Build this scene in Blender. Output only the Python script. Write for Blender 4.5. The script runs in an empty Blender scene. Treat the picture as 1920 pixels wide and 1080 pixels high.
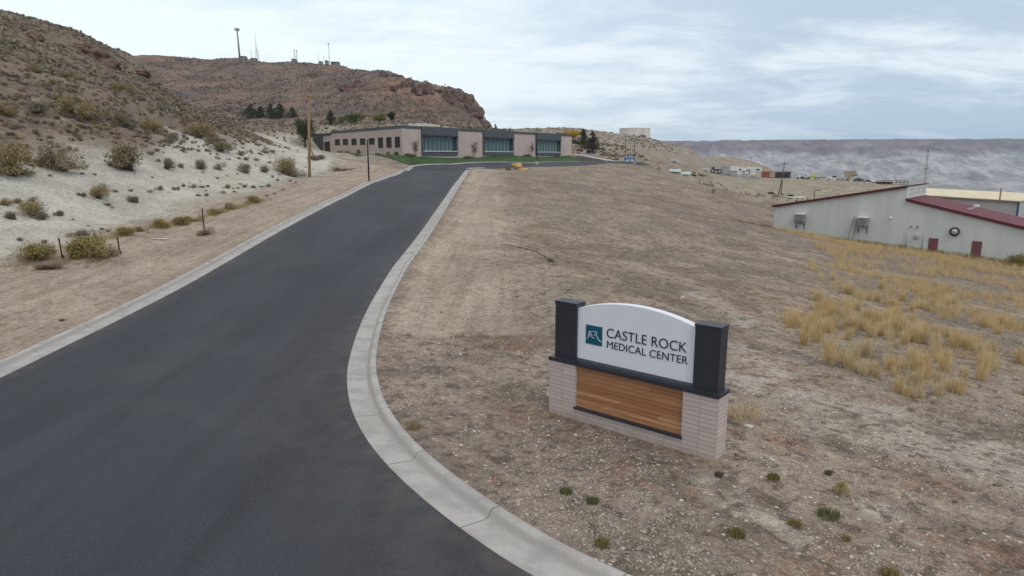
import bpy, math, random
import numpy as np
from mathutils import Vector
from mathutils.geometry import delaunay_2d_cdt

SC = bpy.context.scene
COL = SC.collection
rng = np.random.default_rng(7)
random.seed(7)

# ------------------------------------------------------------------ camera
CAM_Z, PITCH, FPX = 6.48, math.radians(11.0), 1280.0
cd = bpy.data.cameras.new("camera")
cam = bpy.data.objects.new("camera", cd)
COL.objects.link(cam)
cam.location = (0, 0, CAM_Z)
cam.rotation_euler = (math.radians(90) - PITCH, 0, 0)
cd.sensor_width = 36.0
cd.lens = 24.0
cd.clip_start = 0.1
cd.clip_end = 40000
SC.camera = cam
SC.render.resolution_x, SC.render.resolution_y = 1024, 576

# ------------------------------------------------------------------ colour management
SC.view_settings.view_transform = 'Standard'
SC.view_settings.look = 'None'
SC.view_settings.gamma = 1.0
SC.view_settings.exposure = 0.14
SC.cycles.max_bounces = 5
SC.cycles.diffuse_bounces = 2
SC.cycles.glossy_bounces = 2
SC.cycles.transmission_bounces = 2
SC.cycles.transparent_max_bounces = 4
SC.cycles.volume_bounces = 0

# ------------------------------------------------------------------ node helper
class NT:
    def __init__(s, tree):
        s.t = tree; s.n = tree.nodes; s.l = tree.links
    def node(s, typ, **kw):
        nd = s.n.new(typ)
        ins = kw.pop('ins', {})
        for k, v in kw.items(): setattr(nd, k, v)
        for k, v in ins.items(): s.set(nd, k, v)
        return nd
    def set(s, nd, k, v):
        sock = nd.inputs[k]
        if isinstance(v, bpy.types.NodeSocket): s.l.new(v, sock)
        elif isinstance(v, bpy.types.Node): s.l.new(v.outputs[0], sock)
        else:
            if isinstance(v, (tuple, list)) and len(v) == 3 and sock.type == 'RGBA': v = (*v, 1)
            sock.default_value = v
    def math(s, op, a, b=None, c=None, clamp=False):
        nd = s.node('ShaderNodeMath', operation=op, use_clamp=clamp)
        s.set(nd, 0, a)
        if b is not None: s.set(nd, 1, b)
        if c is not None: s.set(nd, 2, c)
        return nd.outputs[0]
    def noise(s, vec, scale, detail=4, rough=.55, dist=0.0):
        nd = s.node('ShaderNodeTexNoise')
        nd.inputs['Scale'].default_value = scale; nd.inputs['Detail'].default_value = detail
        nd.inputs['Roughness'].default_value = rough; nd.inputs['Distortion'].default_value = dist
        s.l.new(vec, nd.inputs['Vector'])
        return nd.outputs[0]
    def mapping(s, vec, scale=(1, 1, 1), loc=(0, 0, 0), rot=(0, 0, 0)):
        nd = s.node('ShaderNodeMapping')
        nd.inputs['Scale'].default_value = scale; nd.inputs['Location'].default_value = loc
        nd.inputs['Rotation'].default_value = rot
        s.l.new(vec, nd.inputs['Vector'])
        return nd.outputs[0]
    def mix(s, fac, a, b, mode='MIX'):
        nd = s.node('ShaderNodeMix', data_type='RGBA', blend_type=mode)
        s.set(nd, 0, fac); s.set(nd, 6, a); s.set(nd, 7, b)
        return nd.outputs[2]
    def ramp(s, fac, p0, p1):
        nd = s.node('ShaderNodeMapRange', interpolation_type='SMOOTHSTEP')
        s.set(nd, 0, fac); nd.inputs[1].default_value = p0; nd.inputs[2].default_value = p1
        return nd.outputs[0]
    def attr(s, name):
        return s.node('ShaderNodeAttribute', attribute_name=name)
    def pos(s):
        return s.node('ShaderNodeNewGeometry').outputs['Position']

# ------------------------------------------------------------------ world: overcast sky with streaked cloud
SUN_EL, SUN_AZ = math.radians(48), math.radians(150)   # azimuth clockwise from +Y
W = bpy.data.worlds.new("World"); SC.world = W; W.use_nodes = True
W.node_tree.nodes.clear()
w = NT(W.node_tree)
sky = w.node('ShaderNodeTexSky', sky_type='NISHITA', sun_disc=False)
sky.sun_elevation = SUN_EL; sky.sun_rotation = SUN_AZ
tc = w.node('ShaderNodeTexCoord').outputs['Generated']
sx = w.node('ShaderNodeSeparateXYZ', ins={0: tc})
zz = w.math('MAXIMUM', sx.outputs[2], 0.0)
zd = w.math('ADD', zz, 0.20)
cx = w.math('DIVIDE', sx.outputs[0], zd); cy = w.math('DIVIDE', sx.outputs[1], zd)
cv = w.node('ShaderNodeCombineXYZ', ins={0: cx, 1: cy, 2: 0.0}).outputs[0]
m1 = w.mapping(cv, (.62, 1.0, 1), (3.1, 1.7, 0), (0, 0, .35))
m2 = w.mapping(cv, (1.6, 2.7, 1), (7.1, .7, 0), (0, 0, .12))
n1 = w.noise(m1, 1.0, 8, .60, .7)
n2 = w.noise(m2, 1.35, 7, .64, .5)
nn = w.math('ADD', w.math('MULTIPLY', n1, .66), w.math('MULTIPLY', n2, .34))
# cloud deck is thinner and brighter towards the west (left), denser to the right
side = w.ramp(sx.outputs[0], .46, -.30)
f = w.math('ADD', nn, w.math('MULTIPLY', w.math('SUBTRACT', side, .5), .10))
f = w.ramp(f, .41, .58)
grey = w.mix(side, (.47, .575, .69, 1), (.69, .81, .89, 1))
white = w.mix(side, (.76, .83, .89, 1), (.84, .925, .97, 1))
cl = w.mix(f, grey, white)
low = w.ramp(sx.outputs[2], .13, .0)
cl = w.mix(w.math('MULTIPLY', low, w.math('MULTIPLY', w.ramp(sx.outputs[0], .12, .5), .45)), cl, (.36, .53, .70, 1))
cl = w.mix(w.ramp(sx.outputs[2], .30, .62), cl, (.82, .81, .79, 1))
cl10 = w.node('ShaderNodeVectorMath', operation='SCALE', ins={0: cl, 'Scale': 10.6}).outputs[0]
fin = w.mix(.94, sky.outputs[0], cl10)
bg = w.node('ShaderNodeBackground', ins={'Color': fin, 'Strength': .1})
w.node('ShaderNodeOutputWorld', ins={0: bg})

sl = bpy.data.lights.new("sun", 'SUN'); so = bpy.data.objects.new("sun", sl); COL.objects.link(so)
sl.energy = 0.95; sl.angle = math.radians(16); sl.color = (1, .93, .84)
sd = Vector((math.sin(SUN_AZ) * math.cos(SUN_EL), math.cos(SUN_AZ) * math.cos(SUN_EL), math.sin(SUN_EL)))
so.rotation_euler = sd.to_track_quat('Z', 'Y').to_euler()
so.location = (0, -20, 60)

# ------------------------------------------------------------------ picture -> world
SP, CP = math.sin(PITCH), math.cos(PITCH)
def ray(u, v):
    a = v - 540.0
    return (u - 960.0), FPX * CP - a * SP, -(FPX * SP + a * CP)
def WP(u, v, Y):
    rx, ry, rz = ray(u, v)
    return np.array([rx / ry * Y, Y, CAM_Z + rz / ry * Y])

# ------------------------------------------------------------------ terrain: smooth surface through surveyed points
RZ_Y = [-200, 22, 30, 38, 46, 56, 66, 78, 90, 103, 115, 128, 141, 150]
RZ_Z = [0, 0, .22, .62, 1.08, 1.6, 2.07, 2.6, 3.02, 3.3, 3.5, 3.65, 3.75, 3.9]
def rz(y): return np.interp(y, RZ_Y, RZ_Z)
RC = np.array([(-9.2, 141), (-8.4, 120), (-7.45, 95), (-6.95, 75), (-6.6, 60), (-6.4, 46), (-6.45, 36.4), (-6.2, 30), (-5.9, 26),
      (-5.5, 22.7), (-5.04, 19.8), (-4.2, 16.7), (-3.07, 14.1), (-1.6, 11.8), (.22, 9.55), (2.7, 7.6), (5.8, 6.5), (9.5, 5.6), (14, 5.2), (40, 5.0), (90, 5.0)])
LC = np.array([(-19.5, 141), (-18.2, 105), (-17.3, 75), (-16.5, 50), (-15.7, 32), (-15.3, 19.5), (-15.3, 14), (-16.2, 10.5),
      (-18.5, 7.6), (-22, 5.8), (-27, 5.1), (-40, 5.0), (-90, 5.0)])
def smooth_poly(P, step=.5, it=30):
    seg = np.r_[0, np.cumsum(np.linalg.norm(np.diff(P, axis=0), axis=1))]
    n = int(seg[-1] / step)
    s = np.linspace(0, seg[-1], n)
    Q = np.c_[np.interp(s, seg, P[:, 0]), np.interp(s, seg, P[:, 1])]
    for _ in range(it):
        Q[1:-1] = .5 * Q[1:-1] + .25 * (Q[:-2] + Q[2:])
    return Q
RC = smooth_poly(smooth_poly(RC, .5, 5), .4, 6); LC = smooth_poly(smooth_poly(LC, .5, 5), .4, 6)
def xr(y): return np.interp(y, RC[::-1, 1], RC[::-1, 0])
def xl(y): return np.interp(y, LC[::-1, 1], LC[::-1, 0])

C = []
def add(*p): C.append(tuple(p))
def addw(*l):
    for (u, v, d) in l: add(*WP(u, v, d))
for y in RZ_Y[1:-1]:
    add(xl(y) - 1, y, rz(y)); add(xr(y) + 1, y, rz(y)); add(.5 * (xl(y) + xr(y)), y, rz(y))
    if y < 95: add(-23.5, y, rz(y) + .15)
for p in [(-8, 10, 0), (-8, 0, 0), (0, 0, 0), (-25, 0, 0), (-60, -10, 0), (40, -5, -1.2), (0, -60, 0), (-100, -60, 3), (100, -60, -4), (-9, 16, 0),
          (2.5, 16.5, 0), (5, 13, 0), (8, 10, -.05), (20, 6, -.5), (60, 5, -3), (14, 18, -.55), (25, 15, -1.4), (40, 20, -3), (1, 25, .12), (9, 25, -.2),
          (0, 36, .55), (8, 36, -.1), (20, 36, -1.7), (35, 36, -3.7), (60, 40, -6), (0, 60, 1.7), (8, 60, .9), (22, 60, -1.5), (40, 60, -4.4), (57, 60, -6.2), (0, 90, 2.7), (10, 92, 1.7), (20, 95, .3), (32, 98, -2.7), (27, 80, -1.5), (42, 82, -4.4),
          (38.7, 101, -4.5), (51, 90, -5.4), (57.6, 84, -5.9), (63, 80, -6.2), (80, 68, -7), (47, 112, -4.8), (66, 112, -6), (90, 130, -6.4), (110, 100, -7.5), (80, 150, -6.5),
          (47, 180, -3.2), (54, 165, -5.6), (62, 158, -6), (43, 195, .2), (100, 180, -6.5),
          (140, 330, -13), (190, 300, -15), (180, 240, -7), (90, 340, -2), (150, 420, -28), (250, 400, -32), (300, 250, -26), (200, 120, -12), (250, 0, -14), (400, 100, -25),
          (-25, 160, 6.5), (19.6, 232, 6.45), (-51.5, 200, 6.9), (-61, 206, 7.3), (0, 240, 7.2), (-30, 215, 7.2), (0, 195, 6.5), (-38, 180, 6.7),
          (100, 600, -5), (0, 600, 8), (200, 550, -22), (400, 500, -45), (600, 200, -45), (700, 600, -90), (300, 800, -70), (0, 880, -10), (600, 900, -110),
          (-300, 900, 78), (-200, 850, 66), (-100, 800, 40), (-500, 700, 95), (-600, 300, 85), (-500, 0, 70), (-300, -150, 35), (0, -400, -5), (400, -300, -30), (-500, -500, 40), (-880, 0, 90), (-700, 800, 90)]:
    add(*p)
addw((900, 317, 142), (1000, 313, 151), (1100, 311, 166), (1200, 311, 177), (1240, 325, 162), (1300, 340, 150), (1360, 355, 140), (1420, 372, 131), (1450, 385, 126))
addw((1275, 326, 207), (1310, 328, 222), (1340, 332, 242), (1400, 334, 270), (1460, 335, 265), (1540, 338, 250), (1620, 341, 238), (1700, 347, 217), (1440, 368, 210), (1490, 373, 200), (1560, 387, 176), (1640, 372, 180))
addw((1215, 306, 191), (1160, 292, 240), (1250, 303, 226), (1300, 312, 236), (1200, 285, 260), (1250, 285, 282), (1330, 302, 292), (1400, 312, 300), (1340, 291, 330), (1400, 299, 322), (1440, 312, 312), (1290, 275, 380), (1240, 268, 420), (1195, 261, 430), (1150, 251, 420), (1100, 243, 420), (1060, 240, 430), (1000, 244, 440), (930, 253, 450), (1150, 273, 310), (1090, 270, 300))
addw((775, 313, 142), (850, 309, 156), (1000, 306.5, 182), (1140, 303, 206), (1180, 305, 198), (700, 290, 163), (650, 287, 182), (692, 343, 88), (580, 332, 95), (1050, 305, 190), (1090, 304.2, 197), (1120, 303.5, 203), (1086, 299.5, 213), (1125, 301, 212), (1178, 303.8, 203), (1210, 306.6, 194), (1150, 307, 172))
addw((1480, 347, 300), (1550, 352, 285), (1650, 362, 270), (1720, 372, 250), (1498, 335.3, 258), (1532, 336, 262), (1562, 338.6, 250), (1593, 338.8, 246), (1637, 343, 234), (1405, 330.5, 268), (1760, 388, 262), (1850, 390, 262), (1930, 392, 300), (1480, 352, 340))
for dd in (480, 515, 560, 610): addw((922, 266, dd), (948, 266, dd))
addw((908, 262, 480), (912, 264, 455))
addw((590, 252, 228), (600, 236, 270), (700, 233, 280), (800, 231, 300), (560, 252, 216), (900, 248, 330), (600, 291, 132), (640, 300, 118), (700, 299, 134), (560, 303, 118), (560, 275, 160))
# left hillside
PR = [(0, 0), (3, .7), (10, 3.5), (25, 9.4), (50, 19.2), (90, 35), (137, 53.5), (185, 58.5), (260, 62)]
for y, tx in [(-40, -30), (-10, -29), (15, -28.5), (35, -28.3), (55, -28.2), (75, -28), (95, -28.2), (115, -30), (140, -35), (165, -46)]:
    for d, h in PR:
        if y > 100 and d > 140 and y < 160: pass
        add(tx - d, y, float(rz(y)) + h + (.2 if y > 100 else 0))
addw((250, 102, 262), (330, 180, 228), (420, 231, 192), (540, 266, 195), (150, 61, 236), (470, 245, 190), (300, 150, 240))
for p in [(-190, 340, 36), (-120, 262, 13), (-150, 320, 21), (-95, 240, 11), (-260, 300, 62), (-310, 420, 58), (-220, 250, 60)]: add(*p)
# back hill with its cliff
addw((200, 101, 700), (280, 105, 700), (360, 107, 700), (450, 111, 700), (550, 117, 690), (640, 123, 670), (720, 139, 620), (790, 156, 580), (860, 172, 540), (888, 186, 522), (902, 212, 512), (908, 240, 502), (930, 262, 490), (915, 262, 470),
     (300, 150, 600), (400, 180, 540), (350, 205, 460), (500, 160, 600), (600, 180, 530), (700, 190, 480), (800, 205, 452), (860, 222, 450), (460, 222, 400), (560, 222, 390), (650, 226, 370), (740, 229, 360), (830, 237, 370), (895, 245, 420))
C = np.array(C, float)
XY = C[:, :2]
SCL = 100.0
def kern(r): return r
A = np.linalg.norm(XY[:, None] - XY[None], axis=2) / SCL
n = len(C)
Pm = np.c_[np.ones(n), XY / SCL]
# a touch of smoothing keeps the surface from wiggling
lam = .0001
M = np.zeros((n + 3, n + 3)); M[:n, :n] = A - np.eye(n) * lam * (1 + np.linalg.norm(XY, axis=1) / 100)
M[:n, n:] = Pm; M[n:, :n] = Pm.T
sol = np.linalg.solve(M, np.r_[C[:, 2], 0, 0, 0])
def ZS(x, y):
    x = np.asarray(x, float); y = np.asarray(y, float)
    sh = x.shape; x = x.ravel(); y = y.ravel(); out = np.empty(len(x))
    for i in range(0, len(x), 20000):
        xx = x[i:i + 20000]; yy = y[i:i + 20000]
        r = np.sqrt((xx[:, None] - XY[:, 0]) ** 2 + (yy[:, None] - XY[:, 1]) ** 2 + .6) / SCL
        out[i:i + 20000] = r @ sol[:n] + sol[n] + sol[n + 1] * xx / SCL + sol[n + 2] * yy / SCL
    return out.reshape(sh)

# value/gradient noise
def _h(ix, iy, seed):
    k = (ix.astype(np.int64) * 374761393 + iy.astype(np.int64) * 668265263 + seed * 974634777) & 0xffffffff
    k = ((k ^ (k >> 13)) * 1274126177) & 0xffffffff
    return ((k ^ (k >> 16)) & 0xffff) / 65535.0
def perlin(x, y, seed=0):
    ix = np.floor(x); iy = np.floor(y); fx = x - ix; fy = y - iy
    def g(a, b, dx, dy):
        t = _h(ix + a, iy + b, seed) * 2 * np.pi
        return np.cos(t) * dx + np.sin(t) * dy
    sxx = fx * fx * fx * (fx * (fx * 6 - 15) + 10); syy = fy * fy * fy * (fy * (fy * 6 - 15) + 10)
    a = g(0, 0, fx, fy); b = g(1, 0, fx - 1, fy); c = g(0, 1, fx, fy - 1); d = g(1, 1, fx - 1, fy - 1)
    return (a + sxx * (b - a)) * (1 - syy) + (c + sxx * (d - c)) * syy
def fbm(x, y, sc, oct=4, seed=0, ridge=False):
    s = 0; a = 1; tot = 0
    for o in range(oct):
        p = perlin(x / sc, y / sc, seed + o)
        s = s + a * ((1 - 2.2 * np.abs(p)) if ridge else p * 1.4); tot += a
        a *= .5; sc = sc * .5
    return s / tot
def sstep(a, b, x):
    t = np.clip((x - a) / (b - a), 0, 1); return t * t * (3 - 2 * t)

PAVE = [[(-9.2, 141), (-19.5, 141), (-19.5, 136), (-9.2, 136)]]
def pxpoly(l): return [tuple(WP(u, v, d)[:2]) for (u, v, d) in l]
POLY_STREET = pxpoly([(774, 318, 137), (774, 313, 142), (790, 311, 147), (850, 308.8, 156), (1000, 306.2, 182), (1100, 304.1, 199), (1140, 303.2, 206), (1143, 302.3, 209), (1120, 300.8, 212), (1085, 298.6, 215), (1075, 296, 224), (1090, 295, 232), (1130, 298, 216), (1180, 303, 203), (1215, 307, 192), (1217, 307.4, 190), (1185, 309.2, 182), (1100, 310.5, 167), (1000, 312.4, 152), (925, 314.8, 144), (890, 317, 141), (882, 320, 137)])
POLY_LAWN = pxpoly([(640, 286.6, 190), (700, 288.6, 171), (757, 290.2, 158.5), (800, 290.8, 167), (900, 291.6, 187), (1000, 292.6, 210), (1068, 293.8, 231), (1078, 296, 222), (1088, 300, 212), (1085, 304, 196), (1000, 305.8, 183), (850, 308.4, 157), (790, 310.4, 148), (772, 309, 146), (745, 299, 152), (700, 291, 162), (660, 287.4, 180)])
POLY_MULCH = pxpoly([(1079, 296, 222.5), (1086, 298, 217), (1120, 300.3, 213.5), (1138, 302, 209), (1138, 302.9, 206.5), (1086, 304, 196.5), (1089, 300, 212)])
POLY_WALK = pxpoly([(1070, 292.6, 236), (1092, 294.6, 234), (1130, 297, 219), (1180, 302, 206), (1212, 305.8, 196), (1216, 307, 191.5), (1180, 303.4, 202), (1130, 298.4, 215), (1090, 295.5, 231), (1076, 294, 232)])
def inpoly(poly, x, y):
    P = np.array(poly); r = np.zeros(x.shape, bool); j = len(P) - 1
    for i in range(len(P)):
        xi, yi = P[i]; xj, yj = P[j]
        c = ((yi > y) != (yj > y)) & (x < (xj - xi) * (y - yi) / (yj - yi + 1e-12) + xi)
        r ^= c; j = i
    return r
def dist_poly(Q, x, y):
    out = np.full(x.shape, 1e9)
    for i in range(0, len(Q)):
        out = np.minimum(out, (x - Q[i, 0]) ** 2 + (y - Q[i, 1]) ** 2)
    return np.sqrt(out)
def in_road(x, y):
    return ((y < 5.0) & (y > -12)) | ((y >= 5.0) & (y < 141) & (x > xl(y)) & (x < xr(y)))
KW = 0.92          # kerb and gutter width
DIRV = np.array([.55, -.83])   # direction of the old tyre ruts in the field
def toe_x(y): return np.interp(y, [-40, 95, 115, 140, 165, 190, 225, 262], [-28.5, -28.2, -30, -35, -46, -60, -72, -85])
def zones(x, y, z):
    r = np.hypot(x, y)
    d = toe_x(y) - x                                  # metres up the left hillside
    nz = fbm(x, y, 22, 4, 50); nz2 = fbm(x, y, 7, 3, 60)
    left = sstep(-2.2, 1.2, d + nz2 * 1.5) * (1 - sstep(205, 235, y))
    brownline = np.interp(y, [30, 60, 80, 100, 130, 170, 200], [15, 15, 15, 16, 14, 10, 6])
    clay = left * (1 - sstep(-4, 5, d - brownline + nz * 12))
    # white bank west of and behind the medical building
    wb = sstep(26, 8, np.hypot((x + 64) / 1.0, (y - 225) / 1.9)) + .75 * sstep(60, 30, np.hypot((x + 35) / 1.4, (y - 285) / .7)) + .8 * sstep(24, 8, np.hypot((x + 48), (y - 165) / 1.6))
    wb = wb + .3 * sstep(60, 25, np.hypot((x - 72), (y - 340) / 2.0))
    clay = np.clip(np.maximum(clay, wb * (.55 + .9 * nz)), 0, 1)
    brown = left * sstep(-4, 5, d - brownline + nz * 12)
    brown = np.maximum(brown, sstep(120, 150, y) * (x < -45) * (1 - clay) * sstep(8, 14, z) * (y < 380))
    red = sstep(330, 400, y + nz * 40) * sstep(10, 26, z) * sstep(-.036, -.046, x / np.maximum(y, 1))
    cl = red * sstep(-190, -90, x) * sstep(360, 420, y)
    brown = brown * (1 - red)
    rgt = (x > 10) & (y > 205)
    track = sstep(0.0, 1.2, np.where(y > 5, x - xr(y) - .6, 0)) * (1 - sstep(4.5, 8.0, x - xr(y) + nz2 * 2.5)) * (y > 24) * (y < 141)
    track = np.maximum(track, .9 * sstep(0, 1, xl(y) - x) * sstep(.5, -2.0, d) * (y < 125) * (y > 5))
    g = inpoly(GRASS_POLY, x, y).astype(float)
    grassy = g * sstep(-.15, .12, nz2 + .05)
    olive = sstep(9, 2, np.abs((x - 51) * .669 + (y - 90) * .743 + 4.5)) * sstep(36, 41, x + nz2 * 3) * (y > 60) * (y < 112)
    yard = sstep(8, 0, np.abs(z + 3.8)) * sstep(170, 185, y) * (x > 48) * (y < 420)
    def band(pls, wd, sg):
        b = np.zeros(x.shape); sel = (r < 60) & (y > 4)
        if sel.any():
            xs = x[sel] + .35 * fbm(x[sel], y[sel], 1.6, 3, sg); ys = y[sel] + .35 * fbm(x[sel], y[sel], 1.6, 3, sg + 5); d0 = np.full(xs.shape, 99.0)
            for pl, k in pls: d0 = np.minimum(d0, dist_poly(smooth_poly(np.array([WP(u, v, 1)[:2] * (CAM_Z / (CAM_Z - WP(u, v, 1)[2])) for u, v in pl]), .3, 0), xs, ys) / k)
            b[sel] = sstep(wd, wd * .25, d0)
        return b
    pale = band([([(1318, 905), (1372, 940), (1437, 975)], .8), ([(1507, 1013), (1557, 1043)], .6), ([(1400, 705), (1500, 735), (1640, 760), (1800, 800), (1920, 850)], 2.4), ([(1560, 790), (1740, 830), (1920, 885)], 1.6), ([(1640, 950), (1700, 985)], .8), ([(1310, 545), (1420, 600)], 1.5), ([(1380, 640), (1460, 690)], 1.0)], .8, 5)
    rust = band([([(1365, 790), (1420, 800), (1480, 832)], 1.2), ([(1640, 885), (1700, 890), (1780, 912)], 1.0), ([(1480, 540), (1380, 520), (1300, 500)], 2.6), ([(1290, 560), (1400, 560)], 1.6), ([(960, 770), (1030, 800)], 1.2), ([(1180, 880), (1300, 930)], .9), ([(880, 640), (980, 650)], 1.6), ([(1720, 1010), (1860, 1040)], 1.4), ([(1600, 1050), (1500, 1060)], 1.2)], .9, 8)
    return dict(pale=pale, rust=rust, clay=clay, brown=brown, red=red, cliff=cl, track=track, grassy=grassy, olive=olive, yard=yard)
GRASS_POLY = [tuple(WP(u, v, 1)[:2] * 0 + np.array(p)) for u, v, p in [(0, 0, (36, 98)), (0, 0, (58, 78.5)), (0, 0, (80, 62)), (0, 0, (40, 28)), (0, 0, (14.2, 18.7)), (0, 0, (9.4, 20.4)), (0, 0, (10.5, 26)), (0, 0, (16.5, 36)), (0, 0, (25, 54)), (0, 0, (34, 76)), (0, 0, (36, 90))]]
def pad_mask(x, y):
    """1 where paving, lawn or the building pad keeps the ground smooth"""
    m = np.zeros(x.shape)
    sel = (y > 125) & (y < 250) & (x > -70) & (x < 60)
    if sel.any():
        xs, ys = x[sel], y[sel]
        mm = np.zeros(xs.shape)
        for P in (POLY_STREET, POLY_LAWN, POLY_MULCH, POLY_WALK):
            Q = smooth_poly(np.array(P + [P[0]]), 1.5, 0)
            dd = dist_poly(Q, xs, ys); dd[inpoly(P, xs, ys)] = 0
            mm = np.maximum(mm, sstep(6, 1, dd))
        m[sel] = mm
    sel = (y > -16) & (y < 146) & (x > -100) & (x < 100)
    if sel.any():
        xs, ys = x[sel], y[sel]
        dd = np.minimum(dist_poly(RC[::2], xs, ys), dist_poly(LC[::2], xs, ys)); dd[in_road(xs, ys)] = 0
        m[sel] = np.maximum(m[sel], sstep(3.0, .9, dd))
    return m
def relief(x, y, z, zn=None):
    """small scale relief added to the smooth surface"""
    if zn is None: zn = zones(x, y, z)
    r = np.hypot(x, y)
    ud = x * DIRV[0] + y * DIRV[1]; vd = -x * DIRV[1] + y * DIRV[0]
    h = .075 * fbm(x, y, 2.2, 4, 1) + .03 * fbm(x, y, .5, 2, 2) * (r < 60) + .10 * fbm(ud, vd * 3.2, 9.0, 3, 9)
    h = h * (1 - .55 * zn['track'])
    rut = np.zeros(x.shape)
    rough = np.maximum.reduce([zn['brown'], zn['red'], zn['clay'] * .45])
    h = h + rough * (.9 * fbm(x, y, 24, 4, 21) + .35 * fbm(x, y, 6, 3, 31))
    rd = zn['red']
    h = h + rd * (4.5 * fbm(x, y, 110, 4, 41, True) - 2.6 + 1.8 * fbm(x, y, 26, 4, 45))
    h = h + zn['cliff'] * (6.5 * fbm(x + 30 * perlin(x / 50, y / 50, 3), y * .8, 34, 5, 77, True) - 6.0 + 4.6 * fbm(x, y, 13, 3, 79, True))
    far = sstep(170, 260, y) * (x > 5)
    h = h + far * (.9 * fbm(x, y, 20, 4, 91)) * (1 - zn['yard'])
    h = h + sstep(15, 60, r) * .25 * fbm(x, y, 14, 3, 93) * (1 - zn['track']) * (1 - far)
    return h
def ZG(x, y):
    """finished ground height (outside the paving)"""
    x = np.atleast_1d(np.asarray(x, float)); y = np.atleast_1d(np.asarray(y, float))
    z = ZS(x, y); pm = pad_mask(x, y)
    ringpm = 1 - pm
    up = .12 * ((y > 3) & (y < 141) & (np.abs(x + 5) < 100) & (pm > 0) & (y < 141))
    return z + relief(x, y, z) * ringpm + up * pm
_ray_t = np.r_[np.linspace(5, 60, 280), np.geomspace(60.2, 880, 520)]
def at(u, v, lo=5.0):
    """where the line of sight through photograph pixel (u,v) meets the ground"""
    rx, ry, rzz = ray(u, v)
    t = _ray_t[_ray_t >= lo]
    x = rx / ry * t; y = t; zl = CAM_Z + rzz / ry * t
    zg = ZS(x, y)
    k = np.nonzero(zl <= zg + .02)[0]
    if len(k) == 0: return np.array([x[-1], y[-1], zg[-1]])
    k = k[0]
    if k == 0: return np.array([x[0], y[0], zg[0]])
    a = zl[k - 1] - zg[k - 1]; b = zl[k] - zg[k]; s = a / (a - b)
    X = x[k - 1] + s * (x[k] - x[k - 1]); Y = y[k - 1] + s * (y[k] - y[k - 1])
    return np.array([X, Y, float(ZG(X, Y)[0])])
# ------------------------------------------------------------------ objects
def tag(o, label=None, cat=None, group=None, kind=None):
    if label: o['label'] = label
    if cat: o['category'] = cat
    if group: o['group'] = group
    if kind: o['kind'] = kind
    return o
def thing(name, label, cat, loc=(0, 0, 0), rz_=0.0, group=None):
    o = bpy.data.objects.new(name, None); COL.objects.link(o)
    o.empty_display_size = .3
    o.location = [float(c) for c in loc]; o.rotation_euler = (0, 0, rz_)
    return tag(o, label, cat, group)
def link_mesh(name, me, parent=None, loc=None):
    o = bpy.data.objects.new(name, me); COL.objects.link(o)
    if parent is not None: o.parent = parent
    if loc is not None: o.location = [float(c) for c in loc]
    return o
def mesh_np(name, V, F, mats=(), midx=None, smooth=False):
    me = bpy.data.meshes.new(name)
    V = np.asarray(V, np.float32)
    if isinstance(F, np.ndarray):
        k = F.shape[1]; nf = len(F)
        me.vertices.add(len(V)); me.vertices.foreach_set('co', V.ravel())
        me.loops.add(nf * k); me.polygons.add(nf)
        me.loops.foreach_set('vertex_index', F.astype(np.int32).ravel())
        me.polygons.foreach_set('loop_start', np.arange(0, nf * k, k, dtype=np.int32))
        me.update(calc_edges=True)
    else:
        me.from_pydata([tuple(map(float, v)) for v in V], [], F); me.update()
    for m in mats: me.materials.append(m)
    if midx is not None: me.polygons.foreach_set('material_index', np.asarray(midx, np.int32))
    if smooth: me.polygons.foreach_set('use_smooth', np.ones(len(me.polygons), bool))
    return me
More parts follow.
